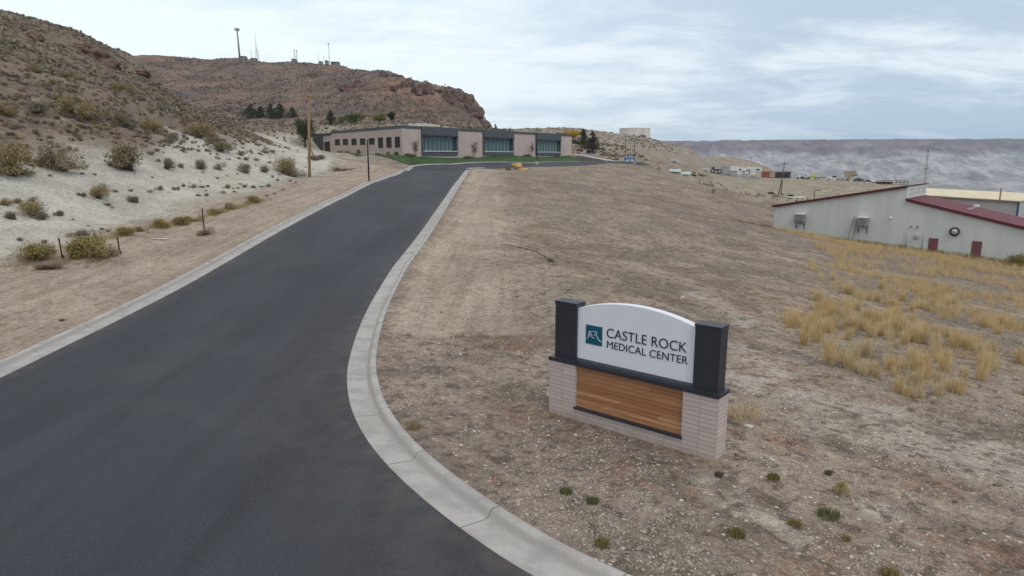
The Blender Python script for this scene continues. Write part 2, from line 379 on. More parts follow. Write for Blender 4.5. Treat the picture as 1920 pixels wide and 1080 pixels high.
class MB:
    """collects boxes, tubes and prisms; build() links them as one mesh object"""
    def __init__(s): s.v = []; s.f = []; s.n = 0; s.sm = []
    def addvf(s, V, F, smooth=False):
        k = s.n
        s.v.extend([tuple(map(float, p)) for p in V]); s.f.extend([[i + k for i in f] for f in F])
        s.sm.extend([smooth] * len(F)); s.n += len(V); return s
    def box(s, x0, x1, y0, y1, z0, z1, bevel=0.0):
        if bevel <= 0:
            V = [(x0, y0, z0), (x1, y0, z0), (x1, y1, z0), (x0, y1, z0), (x0, y0, z1), (x1, y0, z1), (x1, y1, z1), (x0, y1, z1)]
            return s.addvf(V, [[0, 3, 2, 1], [4, 5, 6, 7], [0, 1, 5, 4], [1, 2, 6, 5], [2, 3, 7, 6], [3, 0, 4, 7]])
        b = bevel; P = []
        def ring(z, i): return [(x0 + i, y0 + i, z), (x1 - i, y0 + i, z), (x1 - i, y1 - i, z), (x0 + i, y1 - i, z)]
        # chamfer vertical edges as well
        def oct_(z, i):
            a = x0 + i; c = x1 - i; d = y0 + i; e = y1 - i; q = b
            return [(a + q, d, z), (c - q, d, z), (c, d + q, z), (c, e - q, z), (c - q, e, z), (a + q, e, z), (a, e - q, z), (a, d + q, z)]
        R = [oct_(z0, b * .0), oct_(z1 - b, 0), oct_(z1, b * .7)]
        V = [p for r in R for p in r]; F = [[7, 6, 5, 4, 3, 2, 1, 0], [16, 17, 18, 19, 20, 21, 22, 23]]
        for k in (0, 8):
            for i in range(8): F.append([k + i, k + (i + 1) % 8, k + 8 + (i + 1) % 8, k + 8 + i])
        return s.addvf(V, F)
    def obox(s, c, ax, ay, az):
        """box from centre and three half-axis vectors"""
        c, ax, ay, az = map(np.asarray, (c, ax, ay, az))
        V = [c + i * ax + j * ay + k * az for k in (-1, 1) for (i, j) in ((-1, -1), (1, -1), (1, 1), (-1, 1))]
        return s.addvf(V, [[0, 3, 2, 1], [4, 5, 6, 7], [0, 1, 5, 4], [1, 2, 6, 5], [2, 3, 7, 6], [3, 0, 4, 7]])
    def bar(s, p, q, w, h=None):
        p = np.asarray(p, float); q = np.asarray(q, float); d = q - p; L = np.linalg.norm(d); d /= L
        up = np.array([0, 0, 1.]) if abs(d[2]) < .95 else np.array([0, 1., 0])
        a = np.cross(d, up); a /= np.linalg.norm(a); b = np.cross(a, d)
        return s.obox((p + q) / 2, a * w / 2, d * L / 2, b * (h or w) / 2)
    def tube(s, pts, rad, n=8, cap=True):
        pts = [np.asarray(p, float) for p in pts]; k = len(pts)
        if np.isscalar(rad): rad = [rad] * k
        V = []; prev = None
        for i in range(k):
            d = pts[min(i + 1, k - 1)] - pts[max(i - 1, 0)]; d = d / (np.linalg.norm(d) + 1e-9)
            up = np.array([0, 0, 1.]) if abs(d[2]) < .9 else np.array([1., 0, 0])
            if prev is not None and abs(prev @ d) < .95: a = prev - d * (prev @ d)
            else: a = np.cross(d, up)
            a /= np.linalg.norm(a); prev = a; b = np.cross(d, a)
            for j in range(n):
                t = 2 * math.pi * j / n
                V.append(pts[i] + rad[i] * (math.cos(t) * a + math.sin(t) * b))
        F = []
        for i in range(k - 1):
            for j in range(n): F.append([i * n + j, i * n + (j + 1) % n, (i + 1) * n + (j + 1) % n, (i + 1) * n + j])
        s.addvf(V, F, True)
        if cap:
            m = s.n - len(V)
            s.f.append([m + j for j in range(n)][::-1]); s.f.append([m + (k - 1) * n + j for j in range(n)]); s.sm += [False, False]
        return s
    def lathe(s, prof, c=(0, 0, 0), n=24, axis='z', cap=True):
        V = []; F = []
        for (r, z) in prof:
            for j in range(n):
                t = 2 * math.pi * j / n; a, b = r * math.cos(t), r * math.sin(t)
                V.append((c[0] + a, c[1] + b, c[2] + z) if axis == 'z' else ((c[0] + a, c[1] + z, c[2] + b) if axis == 'y' else (c[0] + z, c[1] + a, c[2] + b)))
        for i in range(len(prof) - 1):
            for j in range(n): F.append([i * n + j, i * n + (j + 1) % n, (i + 1) * n + (j + 1) % n, (i + 1) * n + j])
        if cap: F.append(list(range(n))[::-1]); F.append([(len(prof) - 1) * n + j for j in range(n)])
        return s.addvf(V, F, False)
    def prism(s, poly, y0, y1, plane='xz'):
        """closed outline extruded: outline in xz, depth along y (or xy, along z; yz, along x)"""
        n = len(poly)
        g = {'xz': lambda a, b, t: (a, t, b), 'xy': lambda a, b, t: (a, b, t), 'yz': lambda a, b, t: (t, a, b)}[plane]
        V = [g(a, b, y0) for a, b in poly] + [g(a, b, y1) for a, b in poly]
        F = [list(range(n)), list(range(2 * n - 1, n - 1, -1))] + [[i, i + n, (i + 1) % n + n, (i + 1) % n] for i in range(n)]
        return s.addvf(V, F)
    def build(s, name, mat, parent=None, loc=None):
        me = bpy.data.meshes.new(name)
        me.from_pydata(s.v, [], s.f); me.update()
        import bmesh
        bm = bmesh.new(); bm.from_mesh(me); bmesh.ops.recalc_face_normals(bm, faces=bm.faces); bm.to_mesh(me); bm.free()
        if any(s.sm): me.polygons.foreach_set('use_smooth', s.sm)
        if isinstance(mat, (list, tuple)):
            for m in mat: me.materials.append(m)
        else: me.materials.append(mat)
        return link_mesh(name, me, parent, loc)
def dup(root, loc, rotz=0.0, scale=1.0, label=None, group=None):
    def cp(o, par):
        c = o.copy(); COL.objects.link(c)
        if par is not None: c.parent = par
        for ch in o.children: cp(ch, c)
        return c
    r = cp(root, None)
    r.location = [float(c) for c in loc]; r.rotation_euler = (0, 0, rotz)
    r.scale = (scale, scale, scale) if np.isscalar(scale) else scale
    if label: r['label'] = label
    if group: r['group'] = group
    return r

# ------------------------------------------------------------------ materials
_mats = {}
def mat(name, col, rough=.8, var=.12, scale=3.0, bump=0.0, metal=0.0, spec=.3, fine=0.0, col2=None, stretch=(1, 1, 1), emit=None):
    """weathered plain material: colour with noise blotches, optional second colour and bump"""
    if name in _mats: return _mats[name]
    m = bpy.data.materials.new(name); m.use_nodes = True; m.node_tree.nodes.clear(); g = NT(m.node_tree)
    co = g.node('ShaderNodeTexCoord').outputs['Object']
    cs = g.mapping(co, stretch)
    n_ = g.noise(cs, scale, 5, .6)
    k = g.ramp(n_, .3, .7)
    c1 = tuple(max(0, c * (1 - var)) for c in col); c2_ = col2 if col2 else tuple(min(1, c * (1 + var)) for c in col)
    cc = g.mix(k, (*c1, 1), (*c2_, 1))
    if fine:
        f_ = g.noise(co, scale * 14, 3, .7)
        cc = g.mix(fine, cc, g.mix(g.ramp(f_, .35, .65), (0, 0, 0, 1), (1, 1, 1, 1)), 'OVERLAY')
    b = g.node('ShaderNodeBsdfPrincipled', ins={'Base Color': cc, 'Roughness': rough, 'Metallic': metal, 'Specular IOR Level': spec})
    if bump:
        bn = g.node('ShaderNodeBump', ins={'Height': g.noise(cs, scale * 6, 4, .65), 'Strength': bump, 'Distance': .05}); g.set(b, 'Normal', bn)
    g.node('ShaderNodeOutputMaterial', ins={0: b.outputs[0]})
    _mats[name] = m
    return m
def leafmat(name, c1, c2, rough=.8, spec=.15):
    if name in _mats: return _mats[name]
    m = bpy.data.materials.new(name); m.use_nodes = True; m.node_tree.nodes.clear(); g = NT(m.node_tree)
    ge = g.node('ShaderNodeNewGeometry')
    oi = g.node('ShaderNodeObjectInfo')
    nz = g.noise(ge.outputs['Position'], .9, 3)
    k = g.math('ADD', g.math('MULTIPLY', ge.outputs['Random Per Island'], .55), g.math('MULTIPLY', g.ramp(nz, .3, .7), .3))
    k = g.math('ADD', k, g.math('MULTIPLY', oi.outputs['Random'], .2), clamp=True)
    cc = g.mix(k, (*c1, 1), (*c2, 1))
    b = g.node('ShaderNodeBsdfPrincipled', ins={'Base Color': cc, 'Roughness': rough, 'Specular IOR Level': spec})
    g.node('ShaderNodeOutputMaterial', ins={0: b.outputs[0]})
    _mats[name] = m
    return m

def ground_material():
    m = bpy.data.materials.new("dry_ground"); m.use_nodes = True; m.node_tree.nodes.clear(); g = NT(m.node_tree)
    p = g.pos()
    za = g.node('ShaderNodeSeparateColor', ins={0: g.attr('zone_a').outputs['Color']})
    zb = g.node('ShaderNodeSeparateColor', ins={0: g.attr('zone_b').outputs['Color']})
    clay, brown, red = za.outputs[0], za.outputs[1], za.outputs[2]
    track, grassy, olive = zb.outputs[0], zb.outputs[1], zb.outputs[2]
    zc = g.node('ShaderNodeSeparateColor', ins={0: g.attr('zone_c').outputs['Color']}); yard, pale, rust = zc.outputs[0], zc.outputs[1], zc.outputs[2]
    N20 = g.noise(p, .045, 5, .6, .4); N4 = g.noise(p, .23, 5, .62, .6); N1 = g.noise(p, 1.1, 5, .62, .3)
    Nf = g.noise(p, 6.5, 4, .7); Nff = g.noise(p, 26, 3, .7)
    ps = g.mapping(g.mapping(p, (1, 1, 1), (0, 0, 0), (0, 0, math.radians(56))), (.16, 1.6, 1))   # streaks along old ruts
    Ns = g.noise(ps, .8, 6, .66, .5)
    # field dirt
    c = g.mix(g.ramp(N4, .40, .60), (.18, .148, .118, 1), (.335, .275, .22, 1))
    c = g.mix(g.math('MULTIPLY', g.ramp(Ns, .48, .62), .55), c, (.17, .145, .128, 1))
    c = g.mix(g.math('MULTIPLY', g.ramp(Ns, .44, .33), .4), c, (.43, .375, .32, 1))
    c = g.mix(g.math('MULTIPLY', g.ramp(N1, .53, .66), .5), c, (.16, .135, .118, 1))
    c = g.mix(g.math('MULTIPLY', g.ramp(g.noise(p, 3.1, 4, .65), .57, .68), .5), c, (.12, .10, .088, 1))
    c = g.mix(g.math('MULTIPLY', g.ramp(g.noise(p, .16, 4, .6, .8), .56, .68), .55), c, (.265, .175, .13, 1))
    c = g.mix(g.math('MULTIPLY', g.ramp(N20, .50, .66), .45), c, (.215, .195, .18, 1))
    Nz = g.noise(p, .021, 3, .5, .2)
    c = g.mix(g.math('MULTIPLY', g.ramp(Nz, .48, .62), .55), c, g.mix(g.ramp(N1, .35, .65), (.20, .175, .125, 1), (.315, .275, .205, 1)))
    c = g.mix(g.math('MULTIPLY', g.ramp(Nz, .50, .38), .5), c, g.mix(g.ramp(N1, .35, .65), (.135, .112, .10, 1), (.27, .228, .20, 1)))
    # compacted light strip beside the kerb
    tcol = g.mix(g.ramp(N4, .36, .64), (.335, .275, .225, 1), (.42, .35, .29, 1))
    tcol = g.mix(g.math('MULTIPLY', g.ramp(Ns, .50, .62), .35), tcol, (.30, .225, .165, 1))
    pt = g.noise(g.mapping(p, (1.3, .045, 1)), 1.0, 4, .6, .2)
    tcol = g.mix(g.math('MULTIPLY', g.ramp(pt, .48, .62), .45), tcol, (.225, .172, .135, 1))
    tcol = g.mix(g.math('MULTIPLY', g.ramp(pt, .46, .34), .4), tcol, (.45, .385, .32, 1))
    c = g.mix(g.math('MULTIPLY', track, .9), c, tcol)
    # grass floor
    c = g.mix(g.math('MULTIPLY', grassy, g.math('MULTIPLY', g.ramp(N1, .36, .6), .6)), c, (.205, .165, .115, 1))
    c = g.mix(g.math('MULTIPLY', olive, .8), c, g.mix(g.ramp(N1, .4, .6), (.17, .155, .08, 1), (.27, .235, .125, 1)))
    c = g.mix(yard, c, g.mix(g.ramp(N4, .4, .6), (.25, .22, .17, 1), (.33, .295, .23, 1)))
    # pale clay bank
    ccl = g.mix(g.ramp(N4, .35, .65), (.375, .365, .325, 1), (.49, .48, .435, 1))
    ccl = g.mix(g.math('MULTIPLY', g.ramp(N20, .5, .64), .35), ccl, (.38, .35, .30, 1))
    ccl = g.mix(g.math('MULTIPLY', g.ramp(N1, .56, .68), .3), ccl, (.34, .30, .25, 1))
    c = g.mix(clay, c, ccl)
    # brown sage slope
    cb = g.mix(g.ramp(N1, .34, .66), (.10, .078, .063, 1), (.18, .14, .11, 1))
    cb = g.mix(g.math('MULTIPLY', g.ramp(N20, .45, .62), .5), cb, (.23, .185, .145, 1))
    cb = g.mix(g.math('MULTIPLY', g.ramp(N4, .58, .7), .55), cb, (.36, .31, .26, 1))
    c = g.mix(brown, c, cb)
    # reddish rock hill
    pr = g.mapping(p, (.011, .011, .04))
    R1 = g.noise(pr, 1.0, 5, .6, .5); R2 = g.noise(p, .055, 6, .65, .4); R3 = g.noise(p, .3, 4, .7)
    cr = g.mix(g.ramp(R2, .36, .64), (.105, .080, .070, 1), (.195, .147, .122, 1))
    cr = g.mix(g.math('MULTIPLY', g.ramp(R1, .52, .64), .6), cr, (.27, .165, .115, 1))
    cr = g.mix(g.math('MULTIPLY', g.ramp(R1, .46, .36), .6), cr, (.125, .11, .105, 1))
    cr = g.mix(g.math('MULTIPLY', g.ramp(R3, .54, .66), .7), cr, (.06, .042, .04, 1))
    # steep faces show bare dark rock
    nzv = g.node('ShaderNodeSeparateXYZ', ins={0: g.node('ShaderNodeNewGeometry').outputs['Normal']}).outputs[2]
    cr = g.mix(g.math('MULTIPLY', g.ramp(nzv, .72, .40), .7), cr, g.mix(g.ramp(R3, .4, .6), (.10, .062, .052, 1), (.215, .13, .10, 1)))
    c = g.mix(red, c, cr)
    c = g.mix(g.math('MULTIPLY', pale, g.math('MULTIPLY', g.ramp(N1, .30, .6), .75)), c, (.42, .385, .345, 1))
    c = g.mix(g.math('MULTIPLY', rust, g.math('MULTIPLY', g.ramp(N1, .38, .62), .75)), c, (.20, .118, .082, 1))
    # pale crust clumps and dark specks, both at random
    fl = g.math('SUBTRACT', 1.0, g.math('MAXIMUM', g.math('MULTIPLY', track, .55), g.math('MAXIMUM', red, g.math('MULTIPLY', clay, .6))))
    N9 = g.noise(p, 2.3, 6, .72, .4)
    c = g.mix(g.math('MULTIPLY', g.math('MULTIPLY', g.ramp(N9, .51, .61), .75), fl), c, (.098, .08, .068, 1))
    c = g.mix(g.math('MULTIPLY', g.math('MULTIPLY', g.ramp(N9, .46, .35), .35), fl), c, (.42, .375, .325, 1))
    # grit: fine light and dark grains
    c = g.mix(.55, c, g.mix(g.ramp(Nf, .3, .7), (.30, .30, .30, 1), (.70, .70, .70, 1)), 'OVERLAY')
    c = g.mix(.5, c, g.mix(g.ramp(Nff, .28, .72), (.22, .22, .22, 1), (.78, .78, .78, 1)), 'OVERLAY')
    vo = g.node('ShaderNodeTexVoronoi', ins={'Scale': 9.0}); g.l.new(p, vo.inputs['Vector'])
    vc = g.node('ShaderNodeSeparateColor', ins={0: vo.outputs['Color']})
    st = g.math('MULTIPLY', g.math('GREATER_THAN', vc.outputs[0], .93), g.math('LESS_THAN', vo.outputs['Distance'], .34))
    st = g.math('MULTIPLY', st, g.math('SUBTRACT', 1.0, g.math('MAXIMUM', red, g.math('MULTIPLY', track, .7))))
    c = g.mix(g.math('MULTIPLY', st, .75), c, g.mix(vc.outputs[1], (.42, .39, .35, 1), (.62, .60, .56, 1)))
    b = g.node('ShaderNodeBsdfPrincipled', ins={'Base Color': c, 'Roughness': .95, 'Specular IOR Level': .1})
    hgt = g.math('ADD', g.math('MULTIPLY', Nf, .05), g.math('MULTIPLY', Nff, .018))
    hgt = g.math('ADD', hgt, g.math('MULTIPLY', N1, .10))
    hgt = g.math('ADD', hgt, g.math('MULTIPLY', g.math('MULTIPLY', R3, red), 1.6))
    bp = g.node('ShaderNodeBump', ins={'Height': hgt, 'Strength': .95, 'Distance': 1.0})
    g.set(b, 'Normal', bp)
    g.node('ShaderNodeOutputMaterial', ins={0: b.outputs[0]})
    return m
GROUND_M = ground_material()

# ------------------------------------------------------------------ ground sheet
def build_ground():
    a_front = np.linspace(-50, 50, 760)
    a_side = np.r_[np.linspace(-180, -90, 30)[:-1], np.linspace(-90, -50, 90)[:-1]]
    ang = np.radians(np.r_[a_side, a_front, -a_side[::-1][:-1]])
    rad = np.r_[np.geomspace(4.5, 60, 250)[:-1], np.geomspace(60, 760, 400), np.geomspace(775, 1500, 14), np.geomspace(1700, 16000, 14)]
    rr, aa = np.meshgrid(rad, ang, indexing='ij')
    x = rr * np.sin(aa); y = rr * np.cos(aa)
    xf = x.ravel(); yf = y.ravel()
    # keep the fitted surface inside its survey, then fall to the valley floor
    sc = np.minimum(1, 860 / np.hypot(xf, yf))
    z = ZS(xf * sc, yf * sc)
    zn = zones(xf, yf, z)
    pm = pad_mask(xf, yf)
    road = in_road(xf, yf)
    h = z + relief(xf, yf, z, zn) * (1 - pm)
    nearroad = (yf > 3) & (yf < 141) & (pm > 0) & ~road & (np.abs(xf) < 100)
    h = h + np.where(nearroad, .12 * pm, 0)
    dk = np.full(xf.shape, 9.0); sel = (np.hypot(xf, yf) < 160) & (yf > 2)
    dk[sel] = np.minimum(dist_poly(RC, xf[sel], yf[sel]), dist_poly(LC, xf[sel], yf[sel]))
    h = np.where(road | ((dk < .80) & (yf < 141.5)), z - .16, h)
    far = sstep(860, 2600, np.hypot(xf, yf))
    h = h * (1 - far) + far * (-215 + 8 * fbm(xf, yf, 900, 3, 5))
    V = np.c_[xf, yf, h]
    nr, na = rr.shape
    i = np.arange(nr - 1)[:, None]; j = np.arange(na)[None]
    jn = (j + 1) % na
    F = np.stack([i * na + j, i * na + jn, (i + 1) * na + jn, (i + 1) * na + j], -1).reshape(-1, 4)[:, ::-1]
    # centre cap
    V = np.r_[V, [[0, 0, -.2]]]
    me = mesh_np("ground", V, np.ascontiguousarray(F), [GROUND_M], smooth=True)
    def ca(nm, a, b, c):
        at_ = me.color_attributes.new(nm, 'FLOAT_COLOR', 'POINT')
        d = np.zeros((len(V), 4), np.float32); d[:-1, 0] = a; d[:-1, 1] = b; d[:-1, 2] = c; d[:, 3] = 1
        at_.data.foreach_set('color', d.ravel())
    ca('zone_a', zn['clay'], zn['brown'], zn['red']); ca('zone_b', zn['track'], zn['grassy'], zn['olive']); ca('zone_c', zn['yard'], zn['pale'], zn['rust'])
    o = link_mesh("ground", me); tag(o, 'bare dry tan dirt terrain rising to brown hills', 'ground', kind='structure')
    return o
build_ground()

# ------------------------------------------------------------------ asphalt
def asphalt_material():
    m = bpy.data.materials.new("asphalt"); m.use_nodes = True; m.node_tree.nodes.clear(); g = NT(m.node_tree)
    p = g.pos()
    ps = g.mapping(p, (.55, .06, 1), (0, 0, 0), (0, 0, math.radians(3)))
    Ns = g.noise(ps, 1.0, 4, .6, .3); N4 = g.noise(p, .16, 4, .6, .4); Nf = g.noise(p, 40, 3, .75); N1 = g.noise(p, 1.6, 4, .65)
    c = g.mix(g.ramp(Ns, .35, .65), (.034, .038, .049, 1), (.045, .050, .062, 1))
    c = g.mix(g.math('MULTIPLY', g.ramp(N4, .5, .68), .4), c, (.064, .069, .081, 1))
    c = g.mix(g.math('MULTIPLY', g.ramp(N1, .58, .7), .25), c, (.036, .04, .05, 1))
    tw = g.noise(g.mapping(p, (.9, .025, 1)), 1.0, 3, .6, .1)
    c = g.mix(g.math('MULTIPLY', g.ramp(tw, .54, .64), .35), c, (.033, .036, .044, 1))
    vs = g.node('ShaderNodeTexVoronoi', ins={'Scale': 22.0}); g.l.new(p, vs.inputs['Vector'])
    sc_ = g.node('ShaderNodeSeparateColor', ins={0: vs.outputs['Color']})
    c = g.mix(g.math('MULTIPLY', g.math('MULTIPLY', g.math('GREATER_THAN', sc_.outputs[0], .90), g.math('LESS_THAN', vs.outputs['Distance'], .3)), .35), c, (.16, .16, .165, 1))
    c = g.mix(.6, c, g.mix(g.ramp(Nf, .3, .7), (.34, .34, .34, 1), (.66, .66, .66, 1)), 'OVERLAY')
    # soil washed onto the gutter side of the curve
    d = g.node('ShaderNodeSeparateColor', ins={0: g.attr('dirt').outputs['Color']}).outputs[0]
    c = g.mix(g.math('MULTIPLY', d, g.ramp(N1, .3, .7)), c, (.13, .105, .09, 1))
    b = g.node('ShaderNodeBsdfPrincipled', ins={'Base Color': c, 'Roughness': .82, 'Specular IOR Level': .25})
    bp = g.node('ShaderNodeBump', ins={'Height': g.math('ADD', g.math('MULTIPLY', Nf, .008), g.math('MULTIPLY', N1, .012)), 'Strength': .6, 'Distance': 1.0}); g.set(b, 'Normal', bp)
    g.node('ShaderNodeOutputMaterial', ins={0: b.outputs[0]})
    return m
ASPH = asphalt_material()
def build_road():
    ys = np.r_[np.linspace(-11.5, 4.5, 12), np.linspace(5.02, 12, 40), np.linspace(12.4, 141, 220)]
    nc = 64; V = []
    for y in ys:
        a, b = (-88, 88) if y < 5.02 else (xl(y) - .05, xr(y) + .05)
        for k in range(nc): V.append((a + (b - a) * k / (nc - 1), y))
    V = np.array(V)
    z = ZS(V[:, 0], V[:, 1]) + .012
    F = [[i * nc + k, i * nc + k + 1, (i + 1) * nc + k + 1, (i + 1) * nc + k] for i in range(len(ys) - 1) for k in range(nc - 1)]
    me = mesh_np("road", np.c_[V, z], np.array(F), [ASPH], smooth=True)
    d = dist_poly(RC[::2], V[:, 0], V[:, 1])
    d2 = np.minimum(d, dist_poly(LC[::2], V[:, 0], V[:, 1]))
    w_ = np.maximum(sstep(3.2, .6, d) * sstep(34, 22, V[:, 1]) * .22, sstep(.7, .1, d2) * .5)
    at_ = me.color_attributes.new('dirt', 'FLOAT_COLOR', 'POINT'); dd = np.ones((len(V), 4), np.float32); dd[:, :3] = w_[:, None]; at_.data.foreach_set('color', dd.ravel())
    tag(link_mesh("road", me), 'fresh dark asphalt drive running up to the clinic', 'road', kind='structure')
build_road()

def concrete_material():
    m = bpy.data.materials.new("kerb_concrete"); m.use_nodes = True; m.node_tree.nodes.clear(); g = NT(m.node_tree)
    p = g.pos(); uv = g.node('ShaderNodeSeparateXYZ', ins={0: g.node('ShaderNodeUVMap', uv_map='UVMap').outputs[0]})
    N1 = g.noise(p, 1.2, 5, .6); Nf = g.noise(p, 30, 4, .75); N4 = g.noise(p, .35, 3)
    c = g.mix(g.ramp(N1, .35, .65), (.31, .304, .30, 1), (.40, .395, .39, 1))
    c = g.mix(g.math('MULTIPLY', g.ramp(N4, .5, .65), .35), c, (.30, .285, .272, 1))
    c = g.mix(.3, c, g.mix(g.ramp(Nf, .3, .7), (.35, .35, .35, 1), (.65, .65, .65, 1)), 'OVERLAY')
    # sand lying in the flow line and tooled joints every ten feet
    fl = g.math('MULTIPLY', g.ramp(g.math('ABSOLUTE', g.math('SUBTRACT', uv.outputs[1], .62)), .09, .0), g.ramp(N1, .4, .6))
    c = g.mix(g.math('MULTIPLY', fl, .55), c, (.27, .24, .21, 1))
    fr = g.math('FRACT', g.math('DIVIDE', uv.outputs[0], 3.05))
    j = g.math('LESS_THAN', fr, .0085)
    c = g.mix(g.math('MULTIPLY', j, .8), c, (.09, .085, .08, 1))
    b = g.node('ShaderNodeBsdfPrincipled', ins={'Base Color': c, 'Roughness': .9, 'Specular IOR Level': .2})
    bp = g.node('ShaderNodeBump', ins={'Height': g.math('MULTIPLY', Nf, .01), 'Strength': .5, 'Distance': 1.0}); g.set(b, 'Normal', bp)
    g.node('ShaderNodeOutputMaterial', ins={0: b.outputs[0]})
    return m
CONC = concrete_material()
KPROF = [(a * .94, b) for a, b in [(0, .016), (.02, .022), (.52, -.012), (.60, -.005), (.66, .03), (.70, .10), (.74, .135), (.79, .148), (.90, .148), (.925, .135), (.94, .02), (.94, -.25), (.0, -.25)]]
def kerb(name, Q, side, label, zoff=0.0, prof=KPROF):
    """kerb and gutter swept along the asphalt edge; side=+1 puts the kerb to the right of the travel direction"""
    T = np.gradient(Q, axis=0); T /= np.linalg.norm(T, axis=1)[:, None]
    Nn = np.c_[T[:, 1], -T[:, 0]] * side
    s = np.r_[0, np.cumsum(np.linalg.norm(np.diff(Q, axis=0), axis=1))]
    zb = ZS(Q[:, 0], Q[:, 1]) + zoff
    V = []; m = len(prof)
    for i in range(len(Q)):
        for (a, h) in prof: V.append((*(Q[i] + Nn[i] * a), zb[i] + h))
    F = [[i * m + k, i * m + (k + 1) % m, (i + 1) * m + (k + 1) % m, (i + 1) * m + k] for i in range(len(Q) - 1) for k in range(m)]
    if side > 0: F = [f[::-1] for f in F]
    me = mesh_np(name, V, np.array(F), [CONC])
    uv = me.uv_layers.new(name='UVMap'); li = np.empty(len(me.loops), np.int32); me.loops.foreach_get('vertex_index', li)
    U = np.c_[s[li // m], np.array([p[0] for p in prof])[li % m]].astype(np.float32)
    uv.data.foreach_set('uv', U.ravel())
    tag(link_mesh(name, me), label, 'kerb', kind='structure')
kerb("right_kerb", RC, -1, 'pale concrete kerb and gutter curving round the sign corner')
kerb("left_kerb", LC, 1, 'pale concrete kerb and gutter on the hillside of the drive')

def drape(name, poly, off, m, label, cat, step=1.6, kind='structure'):
    P = smooth_poly(np.array(poly + [poly[0]], float), step, 0)[:-1]
    lo = P.min(0); hi = P.max(0)
    gx, gy = np.meshgrid(np.arange(lo[0], hi[0], step), np.arange(lo[1], hi[1], step)); gx = gx.ravel(); gy = gy.ravel()
    k = inpoly(P, gx, gy); gx, gy = gx[k], gy[k]
    k = dist_poly(P, gx, gy) > step * .6; pts = [Vector(p) for p in P] + [Vector((a, b)) for a, b in zip(gx[k], gy[k])]
    n_ = len(P)
    ov, oe, of, *_ = delaunay_2d_cdt(pts, [(i, (i + 1) % n_) for i in range(n_)], [list(range(n_))], 1, 1e-4)
    XYv = np.array([(v.x, v.y) for v in ov]); z = ZS(XYv[:, 0], XYv[:, 1]) + off
    me = mesh_np(name, np.c_[XYv, z], [list(f) for f in of], [m], smooth=True)
    fix = [p for p in me.polygons if p.normal.z < 0]
    if len(fix) > len(me.polygons) / 2: me.flip_normals()
    o = link_mesh(name, me); tag(o, label, cat, kind=kind); return o
drape("cross_street", POLY_STREET, .05, ASPH, 'dark asphalt cross street and lot entrance by the clinic', 'road')
LAWN_M = mat("lawn_turf", (.032, .070, .018), .95, .35, .35, .6, fine=.4)
drape("lawn", POLY_LAWN, .10, LAWN_M, 'dark green mown lawn in front of the clinic', 'lawn')
drape("mulch_bed", POLY_MULCH, .14, mat("mulch", (.045, .030, .026), .95, .4, 2, .6), 'dark brown mulch bed at the end of the lawn', 'ground')
drape("sidewalk", POLY_WALK, .13, mat("walk_concrete", (.50, .49, .47), .9, .1, .6), 'pale concrete walk beside the lot entrance', 'pavement')
SK = [(0, .05), (.3, .05), (.36, .19), (.55, .19), (.56, -.1), (0, -.1)]
kerb("lawn_kerb", smooth_poly(np.array(pxpoly([(766, 315.5, 139), (773, 312, 143), (790, 310.6, 147.5), (850, 308.4, 156.5), (1000, 305.9, 182.5), (1100, 303.9, 199.5), (1138, 303.0, 206.5), (1144, 302.2, 209.5), (1136, 301.4, 212)])), .6, 12), 1, 'pale kerb along the edge of the green lawn', prof=[(-a, b) for a, b in SK][::-1])
kerb("field_kerb", smooth_poly(np.array([(RC[0, 0], 141.0), *pxpoly([(884, 317.6, 142.2), (893, 316.2, 144), (910, 315.2, 145)])]), .5, 6), -1, 'short kerb return at the top of the drive', prof=SK[::-1])

# ------------------------------------------------------------------ far mesa
def mesa_material():
    m = bpy.data.materials.new("badland_rock"); m.use_nodes = True; m.node_tree.nodes.clear(); g = NT(m.node_tree)
    p = g.pos(); z = g.node('ShaderNodeSeparateXYZ', ins={0: p}).outputs[2]
    nb = g.noise(p, .0016, 5, .6); nd = g.noise(p, .008, 5, .62)
    zz_ = g.math('ADD', z, g.math('MULTIPLY', g.math('SUBTRACT', nb, .5), 330))
    zst = g.node('ShaderNodeCombineXYZ', ins={0: 0.0, 1: 0.0, 2: g.math('ADD', z, g.math('MULTIPLY', nd, 70))}).outputs[0]
    strata = g.noise(zst, .035, 3, .6)
    diag = g.noise(g.mapping(p, (.012, .0018, .02), (0, 0, 0), (0, 0, .5)), 1.0, 6, .65, .6)  # streaks in the rock colour stand in for relief shading of the gullies
    fine = g.noise(g.mapping(p, (.02, .006, .02)), 1.0, 5, .7, .5)
    up = g.mix(g.ramp(nd, .35, .65), (.115, .088, .092, 1), (.215, .165, .16, 1))
    up = g.mix(g.math('MULTIPLY', g.ramp(diag, .52, .62), .6), up, (.10, .085, .095, 1))
    dn = g.mix(g.ramp(nd, .36, .62), (.24, .235, .245, 1), (.42, .415, .415, 1))
    dn = g.mix(g.math('MULTIPLY', g.ramp(strata, .5, .66), .35), dn, (.21, .20, .215, 1))
    dn = g.mix(g.math('MULTIPLY', g.ramp(diag, .50, .58), .7), dn, (.185, .175, .19, 1))
    dn = g.mix(g.math('MULTIPLY', g.ramp(fine, .54, .64), .6), dn, (.50, .49, .475, 1))
    c = g.mix(g.ramp(zz_, 5, 55), dn, up)
    top = g.ramp(z, 100, 118)
    c = g.mix(g.math('MULTIPLY', top, .7), c, (.15, .14, .115, 1))
    c = g.mix(g.math('MULTIPLY', g.ramp(zz_, -150, -190), .6), c, (.20, .19, .15, 1))
    b = g.node('ShaderNodeBsdfPrincipled', ins={'Base Color': c, 'Roughness': 1.0, 'Specular IOR Level': .05})
    g.node('ShaderNodeOutputMaterial', ins={0: b.outputs[0]})
    return m
